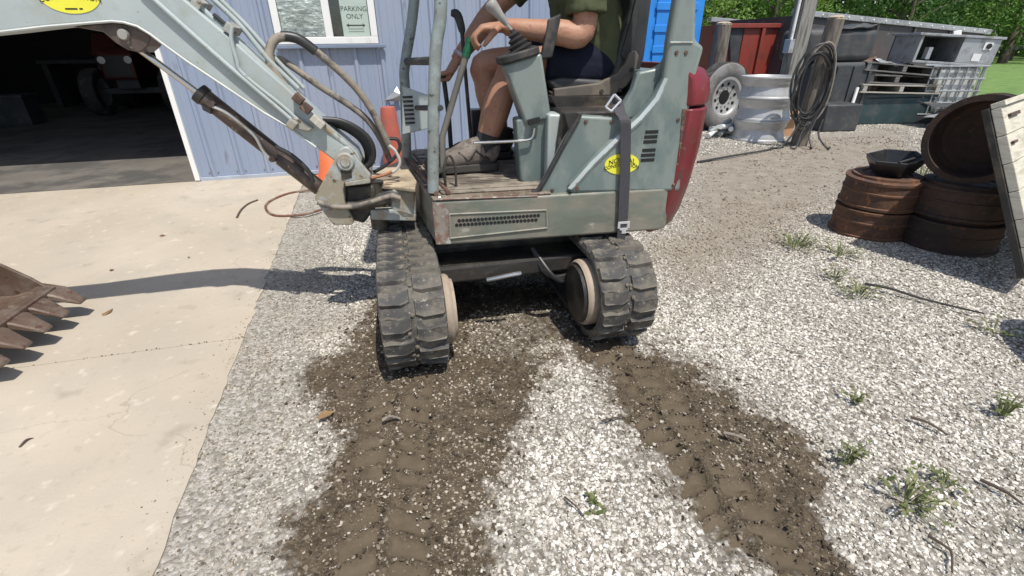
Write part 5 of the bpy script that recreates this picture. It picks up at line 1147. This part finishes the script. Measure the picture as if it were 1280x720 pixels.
for i in range(10):
    a = R(36 * i + 10); MB().cyl((.212 * math.cos(a), -.0825, rr_ + .212 * math.sin(a)), (.212 * math.cos(a), -.06, rr_ + .212 * math.sin(a)), .027, 14).build('hand_hole', 'ink', rd)
for i in range(10):
    a = R(36 * i); MB().cyl((.145 * math.cos(a), -.078, rr_ + .145 * math.sin(a)), (.145 * math.cos(a), -.06, rr_ + .145 * math.sin(a)), .013, 6).build('lug_nut', 'steel', rd)
MB().cyl((0, -.062, rr_), (0, -.03, rr_), .10, 24).build('hub_hole', 'ink', rd)
def wpost(label, loc, r_, h, lean=(0, 0), mat='wood'):
    o = thing('wooden_post', label, 'post', loc)
    n = 14; m = MB(); vs = []; seg = 20
    for j in range(n + 1):
        z = h * j / n
        for k in range(seg):
            a = 2 * math.pi * k / seg; rr = r_ * (1.06 - .1 * j / n) * (1 + .07 * mnoise.noise((math.cos(a) * 2, math.sin(a) * 2, z * 1.2 + loc[0])))
            vs.append((rr * math.cos(a) + lean[0] * z, rr * math.sin(a) + lean[1] * z, z))
    m.add(vs, [(j * seg + k, j * seg + (k + 1) % seg, (j + 1) * seg + (k + 1) % seg, (j + 1) * seg + k) for j in range(n) for k in range(seg)])
    m.build('post_shaft', mat, o, smooth=50)
    MB().lathe([(0, h + .025), (r_ * .6, h + .02), (r_ * .94, h + .002), (r_ * .97, h - .02)], seg, Matrix.Translation((lean[0] * h, lean[1] * h, 0))).build('post_top', pmat('pale_cut_end', (.40, .33, .25), .85, var=.15), o, smooth=50)
    return o
wpost('round wooden post with a hose coil hung on it', (3.36, 5.66, 0), .085, 1.29, (.05, .0))
wpost('shorter round wooden post behind the truck wheel', (3.15, 7.9, 0), .115, 1.33)
up_ = thing('utility_pole', 'tall square grey pole with a white conduit up its left side', 'pole', (3.50, 6.45, 0), R(8))
MB().box(-.085, .085, -.085, .085, 0, 3.2).build('pole_shaft', 'wood_grey', up_, bevel=.008)
MB().tube([(-.11, -.03, 1.08), (-.11, -.03, 3.2)], .018, 10).build('conduit', 'white_pl', up_, smooth=True)
MB().box(-.15, -.086, -.08, .03, .95, 1.10).build('socket_box', 'galv', up_, bevel=.006)
hc = thing('hose_coil', 'coiled black hoses hanging on the wooden post', 'hose', (3.36, 5.66, 0))
for k in range(7):
    a_, b_ = .17 + .015 * (k % 3), .40 - .03 * (k % 4); cx_, cz_ = -.09 + .03 * math.sin(k * 2), .58 + .02 * k; pts = []
    for i in range(33):
        t = 2 * math.pi * i / 32; pts.append((cx_ + a_ * math.cos(t) + .05 * math.sin(2 * t + k) * .4, -.13 - .012 * (k % 3) + .015 * math.sin(t + k), cz_ + b_ * math.sin(t)))
    MB().tube(pts, .0115, 8, cap=False).build('hose_loop', 'hose_black' if k != 4 else 'hose_tan', hc, smooth=True)
for k in range(4): MB().tube(smooth_path([(-.12 + .08 * k, -.14, .3), (-.22 + .1 * k, -.2, .14), (-.32 + .15 * k, -.22 - .04 * k, .02), (-.45 + .22 * k, -.25, .015)], 5), .010, 8).build('hose_tail', 'hose_black', hc, smooth=True)
# dark moulded boxes behind the post
def rbox(name, label, cat, c_, sz, mat, rot=0., bev=.03, group=None, lid=None, ribs=0):
    o = thing(name, label, cat, (c_[0], c_[1], c_[2]), rot, group)
    b_ = MB().prism([(-sz[0] / 2, 0), (sz[0] / 2, 0), (sz[0] / 2 * 1.03, sz[2]), (-sz[0] / 2 * 1.03, sz[2])], -sz[1] / 2, sz[1] / 2).build('body', mat, o, bevel=bev, seg=3, smooth=40)
    if lid: MB().box(-sz[0] / 2 * 1.05, sz[0] / 2 * 1.05, -sz[1] / 2 * 1.04, sz[1] / 2 * 1.04, sz[2], sz[2] + .05).build('rim', lid, o, bevel=.012)
    for k in range(ribs):
        x = -sz[0] / 2 + sz[0] * (k + .5) / ribs; MB().box(x - .02, x + .02, -sz[1] / 2 - .018, -sz[1] / 2 + .002, .03, sz[2] - .05).build('rib', mat, o, bevel=.006)
    return o
rbox('plastic_tank', 'lower dark grey plastic tank behind the hose post', 'tank', (4.55, 7.35, 0), (.95, .6, .82), 'dark_grey', R(6), .05, ribs=4)
rbox('plastic_tank', 'upper dark grey plastic tank with rounded corners behind the hose post', 'tank', (4.40, 7.35, .825), (1.0, .6, .40), 'dark_grey', R(6), .08)
rbox('small_bin', 'small dark grey bin on the ground behind the hose post', 'bin', (4.35, 6.72, 0), (.48, .4, .34), 'dark_grey', R(4), .02)
rbox('teal_bin', 'long dark teal bin on the ground under the pallets', 'bin', (5.42, 7.42, 0), (1.15, .62, .36), 'teal', R(2), .02, lid='teal')
def pallet(label, c_, rot, mat, broken=False):
    o = thing('pallet', label, 'pallet', c_, rot, 'pallets stacked on the teal bin')
    for k in range(6): MB().box(-.58, .58 if not (broken and k == 0) else .05, -.5 + k * .172, -.5 + k * .172 + .10, .094, .112).build('board', mat, o, bevel=.003)
    for k in range(3): MB().box(-.58, .58, -.5 + k * .43, -.5 + k * .43 + .10, 0, .018).build('board', mat, o, bevel=.003)
    for x in (-.56, -.03, .50): MB().box(x, x + .06, -.498, .46, .0185, .0935).build('stringer', mat, o, bevel=.003)
pallet('lowest grey pallet on the teal bin', (5.40, 7.55, .415), (0, R(2), R(3)), 'pallet_new')
pallet('middle grey pallet of the stack on the teal bin', (5.36, 7.58, .535), (0, R(3), R(-2)), 'pallet', True)
pallet('topmost tilted grey pallet on the teal bin', (5.38, 7.60, .665), (0, R(5), R(4)), 'pallet')
# red dumpster
du = thing('dumpster', 'red steel dumpster with dark end behind the posts', 'dumpster', (3.73, 8.5, 0), R(12))
dw = [(0, .25), (2.2, .25), (2.2, 1.33), (0, 1.33)]
MB().box(0, 2.2, 0, .05, .22, 1.33).build('side', 'dumpster', du, bevel=.006); MB().box(0, 2.2, 1.5, 1.55, .22, 1.33).build('side', 'dumpster', du, bevel=.006)
MB().prism([(0, .22), (.04, .22), (-.26, 1.34), (-.30, 1.34)], .051, 1.499).build('end', 'dumpster', du, bevel=.006); MB().box(2.16, 2.2, .051, 1.499, .22, 1.33).build('end', 'dumpster', du, bevel=.006)
MB().box(.01, 2.19, .051, 1.499, .16, .219).build('floor', 'dumpster', du)
MB().box(-.30, 2.25, -.045, .0, 1.28, 1.345).build('top_rail', 'dumpster', du, bevel=.008); MB().box(-.3, 2.25, 1.55, 1.6, 1.28, 1.345).build('top_rail', 'dumpster', du, bevel=.008)
MB().prism([(0, .22), (-.26, 1.28), (-.02, 1.28)], -.0, .048).build('end_gusset', 'dark_grey', du)
for k in range(4): MB().box(.3 + k * .5, .36 + k * .5, -.04, .0, .25, 1.279).build('stake', 'dumpster', du, bevel=.005)
for x in (.1, 1.9): MB().box(x, x + .12, .1, 1.4, 0, .159).build('skid', 'dark_grey', du)
# long box trailer standing tilted, its side towards the yard
tl = thing('box_trailer', 'long dark dirty trailer box with pale top rail behind the pallets', 'trailer', (4.35, 8.35, 0), (0, R(3.6), R(17)))
for k in range(5): MB().box(.02 + k * .86, .87 + k * .86, 0, .03, .42, 1.44).build('side_panel', 'trailer', tl, bevel=.004)
for k in range(6): MB().box(-.02 + k * .86, .025 + k * .86, -.03, .0, .40, 1.44).build('side_post', 'trailer', tl, bevel=.004)
MB().box(-.05, 4.45, -.045, .06, 1.442, 1.52).build('top_rail', 'galv', tl, bevel=.008)
MB().box(-.05, 4.45, 1.94, 2.04, 1.442, 1.52).build('top_rail', 'galv', tl, bevel=.008)
MB().box(0, 4.4, 1.96, 1.99, .42, 1.44).build('far_side', 'trailer', tl); MB().box(0, 4.4, .031, 1.959, .36, .42).build('floor', 'dark_grey', tl)
MB().box(-.02, .0, .031, 1.959, .42, 1.44).build('front', 'trailer', tl)
MB().box(-.05, 4.45, -.04, .05, .30, .40).build('bottom_rail', 'dark_grey', tl, bevel=.006)
MB().prism([(3.45, 1.43), (3.62, 1.46), (3.66, 1.40), (3.55, 1.02), (3.50, .98)], -.075, -.046).build('flap', 'white_pl', tl, bevel=.006)
for x in (1.4, 2.3):
    for y in (.16, 1.62):
        t = MB().lathe([(.15, -.1), (.32, -.12), (.36, -.08), (.36, .08), (.32, .12), (.15, .1)], 28, Matrix.Translation((x, y + .1, .36 + x * .062)) @ Matrix.Rotation(R(90), 4, 'X'), close=True).build('wheel', 'tyre', tl, smooth=40)
rv2 = MB()
for k in range(16): rv2.lathe([(0, .012), (.012, .008), (.014, 0)], 8, Matrix.Translation((.2 + k * .27, -.045, 1.48)) @ Matrix.Rotation(R(90), 4, 'X'))
rv2.build('rivets', 'white_pl', tl)
# grey steel cabinet on a caged tank
ib = thing('caged_tank', 'white plastic tank in a wire cage under the steel cabinet', 'tank', (6.22, 7.5, 0), R(-10))
MB().box(-.30, .30, -.40, .40, .14, .735).build('tank', pmat('translucent_white_tank', (.55, .56, .52), .5, var=.12, scale=3, dirt=(.38, .37, .32), dirt_amt=.4), ib, bevel=.04, seg=3, smooth=40)
for k in range(7):
    x = -.32 + k * .1067; MB().tube([(x, -.425, .12), (x, -.425, .76)], .011, 8).build('cage_bar', 'galv', ib, smooth=True)
for k in range(6):
    y = -.36 + k * .15; MB().tube([(.335, y, .12), (.335, y, .76)], .011, 8).build('cage_bar', 'galv', ib, smooth=True)
for k in range(5):
    z = .13 + k * .155; MB().tube([(-.33, -.437, z), (.347, -.437, z), (.347, .43, z)], .011, 8).build('cage_bar', 'galv', ib, smooth=True)
MB().box(-.35, .35, -.44, .44, .0, .11).build('pallet_base', 'dark_grey', ib, bevel=.01)
cb_ = thing('steel_cabinet', 'grey steel cabinet with white labels lying on the caged tank', 'cabinet', (6.02, 7.45, .775), (R(0), R(4), R(-10)))
MB().box(-.42, .55, -.34, .34, .0, .03).build('base', 'galv', cb_, bevel=.004); MB().prism([(-.46, .33), (.58, .33), (.58, .36), (-.46, .36)], -.36, .36).build('top', 'galv', cb_, bevel=.004)
MB().box(.10, .55, -.34, .34, .031, .329).build('door_end', 'galv', cb_, bevel=.006); MB().box(-.42, .10, .31, .34, .031, .329).build('back', 'dark_grey', cb_); MB().box(-.42, -.39, -.34, .309, .031, .329).build('side', 'galv', cb_)
MB().box(.36, .46, -.348, -.341, .20, .29).build('label_plate', 'white_pl', cb_); MB().lathe([(0, .012), (.03, .01), (.034, 0)], 16, Matrix.Translation((.42, -.349, .245)) @ Matrix.Rotation(R(90), 4, 'X')).build('lock', 'black_pl', cb_)
MB().box(.28, .38, -.346, -.341, .06, .15).build('label_plate', 'white_pl', cb_); MB().box(-.2, -.15, -.2, -.1, .05, .2).build('bracket', 'white_pl', cb_)
# scrap pile of bent sheets
scrap = [('pale bent sheet on top of the scrap heap', 'galv', (5.95, 6.72, .17), (.62, .30), (10, -6, 20)), ('white scrap panel leaning on the scrap heap', 'white_pl', (6.35, 6.75, .22), (.26, .22), (62, 0, -10)), ('rusty sheet low in the scrap heap', 'rust', (6.2, 6.55, .07), (.7, .3), (4, 5, -12)),
         ('silver strip at the front of the scrap heap', 'galv', (5.85, 6.52, .05), (.6, .10), (3, 4, 8)), ('black panel in the scrap heap behind the bent sheet', 'dark_grey', (6.0, 6.9, .25), (.7, .25), (15, 8, 5)), ('tan board at the foot of the scrap heap', 'pallet_new', (6.05, 6.4, .03), (.75, .08), (0, 2, -8))]
for lb, mt, c_, sz, ro in scrap:
    n = 10; vs = []
    for j in range(n + 1):
        for i in range(n + 1):
            a = (i / n - .5) * sz[0]; b_ = (j / n - .5) * sz[1]; vs.append((a, b_, .035 * mnoise.noise((a * 5 + c_[0] * 7, b_ * 6, c_[1]))))
    o = MB().add(vs, [(j * (n + 1) + i, j * (n + 1) + i + 1, (j + 1) * (n + 1) + i + 1, (j + 1) * (n + 1) + i) for j in range(n) for i in range(n)]).build('scrap_sheet', mt, loc=c_, rot=tuple(R(a) for a in ro), smooth=True)
    sdm = o.modifiers.new('thick', 'SOLIDIFY'); sdm.thickness = .008
    tag(o, lb, 'scrap')
rk = thing('rusty_frame', 'rusty red bent frame lying behind the side-lying drum', 'scrap', (5.7, 5.35, 0), R(20))
for q in (((-.3, 0, .05), (.3, .05, .35)), ((.3, .05, .35), (.45, .3, .0)), ((-.3, 0, .05), (.1, .4, .03))): MB().tube(q, .03, 8).build('frame_bar', 'rust', rk)
o = thing('cardboard_box', 'small tan cardboard box between silver rims and hose post', 'box', (3.42, 6.3, 0), .5)
MB().box(-.16, .16, -.12, .12, 0, .30).build('box_body', pmat('tan_cardboard', (.38, .22, .12), .9, var=.15, scale=6), o, bevel=.004); MB().obox((0, -.16, .30), ((1, 0, 0), (0, .9, .35), (0, -.35, .9)), (.30, .10, .005)).build('flap', MATS['tan_cardboard'], o)
o = thing('pipe_bundle', 'pale scrap pipes heaped at the foot of the truck wheel', 'pipes', (2.72, 6.35, 0), .2)
for k in range(7): MB().tube([(-.3 + .05 * k, -.2 + .06 * (k % 3), .04 + .035 * (k % 4)), (.1 + .04 * k, .1 - .05 * (k % 2), .06 + .04 * ((k + 2) % 4))], .03, 10).build('pipe', 'galv' if k % 3 else 'white_pl', o, smooth=True)
o = thing('white_rod', 'white rod leaning on the teal bin', 'rod', (4.72, 6.95, 0)); MB().tube([(0, 0, 0), (.10, .12, .50)], .022, 8).build('rod', 'white_pl', o, smooth=True)
for k, (lb, c_, sz, ro, mt) in enumerate((('dented grey panel leaning against the trailer end', (6.85, 8.1, .45), (.8, .9), (72, 6, 14), 'galv'), ('rusty hatch leaning on the tanks', (5.0, 7.25, .62), (.34, .5), (70, -8, 4), 'rust'), ('grey sheet lying across the top pallet', (5.45, 7.5, .80), (.8, .35), (4, 7, 12), 'galv'), ('dark panel lying over the tanks', (4.55, 7.25, 1.24), (.7, .4), (3, -5, 8), 'dark_grey'))):
    n = 10; vs = [((i / n - .5) * sz[0], (j / n - .5) * sz[1], .05 * mnoise.noise((i * .35 + k * 3, j * .4, k))) for j in range(n + 1) for i in range(n + 1)]
    o = MB().add(vs, [(j * (n + 1) + i, j * (n + 1) + i + 1, (j + 1) * (n + 1) + i + 1, (j + 1) * (n + 1) + i) for j in range(n) for i in range(n)]).build('scrap_sheet', mt, loc=c_, rot=tuple(R(a) for a in ro), smooth=True)
    sdm = o.modifiers.new('thick', 'SOLIDIFY'); sdm.thickness = .008; tag(o, lb, 'scrap')
# blue cabin far behind the seat
pc = thing('portable_toilet', 'bright blue plastic portable toilet seen behind the seat', 'portable toilet', (2.32, 8.35, 0), R(14))
MB().box(-.46, .46, -.46, .46, .06, 2.05).build('cabin', 'blue', pc, bevel=.03, seg=3); MB().box(-.5, .5, -.5, .5, 0, .06).build('skid', 'dark_grey', pc)
MB().prism([(-.5, 2.05), (.5, 2.05), (.36, 2.25), (-.36, 2.25)], -.5, .5).build('roof', 'white_pl', pc, bevel=.02)
MB().box(-.32, .32, -.485, -.461, .12, 1.95).build('door', 'blue', pc, bevel=.01)
for z in (.5, .95, 1.22, 1.5): MB().box(-.34, .34, -.502, -.486, z, z + .10).build('moulding', 'blue', pc, bevel=.008)
# low rail beyond the lawn
gr = thing('guard_rail', 'long low grey rail at the far edge of the lawn', 'rail', (24, 31, 0), R(-8))
MB().box(-14, 40, -.05, .05, .62, .85).build('rail', 'dark_grey', gr)
for k in range(14): MB().box(-13 + k * 4, -12.85 + k * 4, -.06, .06, 0, .62).build('post', 'dark_grey', gr)

# ------------------------------------------------------------------ small growth and litter
def weed(label, x, y, h, n, spread):
    m = MB()
    for k in range(int(n * .8)):
        a = random.uniform(0, 2 * math.pi); l = h * random.uniform(.35, 1.); d = Vector((math.cos(a), math.sin(a), 0)); s = d.cross(Vector((0, 0, 1)))
        b_ = d * random.uniform(0, spread * .35); w_ = random.uniform(.0016, .0038); bend = random.uniform(.3, 1.0) * spread
        p = [b_, b_ + d * bend * .35 + Vector((0, 0, l * .6)), b_ + d * bend + Vector((0, 0, l * random.uniform(.75, 1)))]
        m.add([p[0] - s * w_ * .6, p[0] + s * w_ * .6, p[1] + s * w_, p[1] - s * w_, p[2]], [(0, 1, 2, 3), (3, 2, 4)])
        for q in range(3):
            c_ = p[1].lerp(p[2], random.random()); a2 = random.uniform(0, 6.28); e = Vector((math.cos(a2), math.sin(a2), random.uniform(-.2, .6))) * random.uniform(.008, .02); f_ = e.cross(Vector((0, 0, 1))) * .35
            m.add([c_, c_ + e * .5 + f_, c_ + e, c_ + e * .5 - f_], [(0, 1, 2, 3)])
    o = m.build('weed', 'weed', loc=(x, y, -.004)); tag(o, label, 'weed', 'weeds growing through the gravel'); return o
for lb, x, y, h, n, s_ in (('upright weed tuft near the right frame edge', 1.54, 1.14, .10, 22, .05), ('bright weed tuft at the edge of the right mud track', .935, .96, .085, 20, .04), ('low spreading weed in the lower right gravel', 1.0, .83, .07, 34, .10),
                         ('small weed right of the low spreading weed', 1.145, .875, .06, 14, .05), ('tiny weed above the bright tuft by the mud', 1.13, 1.22, .04, 12, .04), ('wide weed patch left of the rusty drums', 1.64, 2.53, .10, 60, .16),
                         ('thin weed stalks in front of the wide weed patch', 1.61, 2.12, .10, 22, .07), ('weed patch on gravel nearest the lone wire', 1.62, 1.95, .06, 36, .12), ('weed patch between wide patch and rusty drums', 1.82, 2.42, .08, 34, .12),
                         ('pale weed clump behind the black drain pan', 3.55, 4.05, .22, 60, .22), ('second pale weed clump behind the side-lying drum', 4.0, 4.35, .2, 60, .24), ('faint weed sprig in the gravel between the mud tracks', .21, .83, .03, 10, .03), ('weed tuft in the bottom right corner', 1.3, .70, .05, 26, .09), ('sparse weeds below the plank ramp', 1.95, 1.62, .05, 20, .10)):
    weed(lb, x, y, h, n, s_)
def twig(label, pts, r_, mat='twig', name='twig', z=.012):
    P = smooth_path([(x, y, z + .006 * math.sin(i * 2)) for i, (x, y) in enumerate(pts)], 4)
    tag(MB().tube(P, np.linspace(r_, r_ * .5, len(P)), 6).build(name, mat, smooth=True), label, name.replace('_', ' '))
twig('long dark wire lying in front of the rusty drums', [(1.692,2.025),(1.764,1.964),(1.850,1.882),(1.937,1.791),(1.990,1.721)], .007, 'rubber_dark', 'wire', .02)
twig('straight dark twig on the lower right gravel', [(1.232,1.123),(1.262,1.091),(1.289,1.050)], .005)
twig('dark twig above the bottom right corner', [(1.237,0.884),(1.261,0.841),(1.281,0.809)], .005)
twig('forked twig near the bottom edge', [(0.974,0.726),(0.985,0.698),(0.997,0.686),(0.959,0.640)], .004)
twig('short twig left of the right mud track', [(0.273,1.124),(0.306,1.130),(0.348,1.147)], .004)
twig('small twig in the gravel between the mud tracks', [(0.129,0.847),(0.151,0.818),(0.172,0.794)], .003)
twig('pale stick lying on the right mud track', [(0.630,1.067),(0.658,1.050),(0.695,1.036)], .005, 'hose_tan')
twig('curled dry leaf stalk on the concrete near the bucket', [(-1.817,1.830),(-1.804,1.851),(-1.823,1.896)], .009, 'leaf_dry')
twig('tiny dark twig on the lower concrete', [(-1.464,1.046),(-1.464,1.072),(-1.454,1.088)], .004)
twig('pale stick on the left mud track', [(-0.412,1.142),(-0.390,1.152),(-0.359,1.152)], .006, 'hose_tan')
twig('black hose stretched over the gravel behind the counterweight', [(1.860,4.747),(2.360,5.025),(2.848,5.340),(3.234,5.652)], .012, 'hose_black', 'ground_hose', .015)
def leaf(label, x, y, s_, rot):
    n = 5; pts = [(-1, 0), (-.5, .45), (.2, .5), (1, 0), (.2, -.5), (-.5, -.45)]; m = MB()
    vs = [(a * s_, b_ * s_, .003 + .010 * abs(b_) * s_ / .02) for a, b_ in pts] + [(0, 0, .0)]
    o = m.add(vs, [(i, (i + 1) % 6, 6) for i in range(6)]).build('dry_leaf', 'leaf_dry', loc=(x, y, .014), rot=(.1, .1, rot)); tag(o, label, 'leaf')
for lb, (x, y), s_, ro in zip(('brown leaf on the concrete left of the air hose', 'small leaf by the boom shadow on the concrete', 'leaf scrap at the middle of the concrete', 'orange leaf at the left edge of the mud'), [(-2.208,2.836),(-2.138,2.314),(-1.825,2.477),(-0.595,1.161)], (.018, .014, .012, .03), (.4, 1.4, 2.2, .9)): leaf(lb, x, y, s_, ro)

# ------------------------------------------------------------------ trees along the far side
def tree(label, x, y, h, r_, mat, nleaf, seed, low=.3):
    t = thing('leafy_tree', label, 'tree', (x, y, 0), seed * 1.3, 'trees beyond the lawn')
    rs = np.random.default_rng(seed); m = MB()
    m.tube([(0, 0, 0), (.05, .02, h * .35), (.0, .05, h * .7)], [.16 + h * .012, .13, .05], 10)
    for k in range(8):
        a = rs.uniform(0, 6.28); z0 = h * rs.uniform(.15, .55); L_ = r_ * rs.uniform(.5, .85)
        m.tube([(0, 0, z0), (math.cos(a) * L_ * .5, math.sin(a) * L_ * .5, z0 + L_ * .35), (math.cos(a) * L_, math.sin(a) * L_, z0 + L_ * .6)], [.06, .045, .015], 6)
    m.build('trunk', 'bark', t, smooth=50)
    nc = 46; cc = []
    while len(cc) < nc:
        u = rs.uniform(-1, 1, 3)
        if (u ** 2).sum() < 1: cc.append((u[0] * r_, u[1] * r_, h * (low + (1 - low) * (u[2] * .5 + .5))))
    cc = np.array(cc); cr = rs.uniform(.35, .8, nc) * r_ * .42
    idx = rs.integers(0, nc, nleaf); d = rs.normal(size=(nleaf, 3)); d /= np.linalg.norm(d, axis=1)[:, None]
    P = cc[idx] + d * (cr[idx] * rs.uniform(.35, 1.05, nleaf) ** .6)[:, None] * [1, 1, .75]
    P[:, 2] = np.maximum(P[:, 2], .05)
    a = rs.normal(size=(nleaf, 3)); a /= np.linalg.norm(a, axis=1)[:, None]; b_ = np.cross(a, d + rs.normal(size=(nleaf, 3)) * .5); b_ /= np.linalg.norm(b_, axis=1)[:, None] + 1e-9
    s_ = rs.uniform(.05, .13, nleaf)[:, None] * (.75 + h * .045)
    V = np.stack([P - a * s_, P + b_ * s_ * .5, P + a * s_, P - b_ * s_ * .5], 1).reshape(-1, 3)
    link('crown', fast_mesh('crown', V, np.arange(len(V)).reshape(-1, 4)), mat, t)
TREES = [(6.5, 30, 9, 3.4, 'leaf2'), (11, 33, 10, 3.8, 'leaf'), (15, 30, 8.5, 3.2, 'leaf3'), (18.5, 34, 10, 3.8, 'leaf2'), (22.5, 31, 9, 3.6, 'leaf'), (26.5, 34, 9.5, 3.6, 'leaf2'), (30, 31.5, 8, 3.3, 'leaf3'), (34, 34, 9, 3.7, 'leaf2'), (37.5, 31, 7.5, 3.2, 'leaf'),
         (41, 35, 9, 3.8, 'leaf2'), (45.5, 33, 9, 3.6, 'leaf'), (8.5, 25, 5, 2.6, 'leaf3'), (13, 26.5, 5, 2.5, 'leaf'), (2, 32, 9, 3.6, 'leaf'), (33.5, 27.5, 4.6, 2.3, 'leaf3'), (38.5, 27.0, 4.2, 2.3, 'leaf2'), (20, 27, 5, 2.5, 'leaf2'), (26, 27.5, 5, 2.5, 'leaf'), (50, 34, 9, 3.8, 'leaf2')]
TL = ['leftmost tall dark tree just right of the cab pillar', 'tall tree behind the left wooden post', 'light green tree above the red dumpster', 'tall dark tree above the utility pole', 'tall tree above the hose post', 'tall dark tree above the trailer middle', 'light green tree above the trailer right half', 'dark tree above the steel cabinet', 'mid green tree right of the steel cabinet',
      'dark tree at the right edge of the picture', 'tall green tree beyond the right edge', 'low bright bush tree beside the cab pillar', 'low green bush tree behind the dumpster', 'tall green tree hidden behind the blue cabin', 'low light bush beside the lawn right of the trailer', 'low dark bush on the lawn edge at far right', 'low dark bush behind the leaning pole', 'low green bush behind the trailer rail', 'farthest right dark tree']
for i, (tt, lb) in enumerate(zip(TREES, TL)): tree(lb, *tt, 7500 if tt[2] > 6 else 4500, 100 + i, .12)
wd = MB().add([(-40, 0, 0), (80, 0, 0), (80, 6, 0), (-40, 6, 0)], [(0, 1, 2, 3)])
rs = np.random.default_rng(5); nL = 26000
P = np.stack([rs.uniform(-30, 75, nL), rs.uniform(38, 44, nL), rs.uniform(.1, 9.5, nL) ** 1.0], 1); a = rs.normal(size=(nL, 3)); a /= np.linalg.norm(a, axis=1)[:, None]; b_ = np.cross(a, rs.normal(size=(nL, 3))); b_ /= np.linalg.norm(b_, axis=1)[:, None]
s_ = rs.uniform(.25, .55, nL)[:, None]
V = np.stack([P - a * s_, P + b_ * s_ * .5, P + a * s_, P - b_ * s_ * .5], 1).reshape(-1, 3)
tag(link('far_wood', fast_mesh('far_wood', V, np.arange(len(V)).reshape(-1, 4)), 'leaf2'), 'dense dark wood closing the view behind the trees', 'wood', kind='stuff')
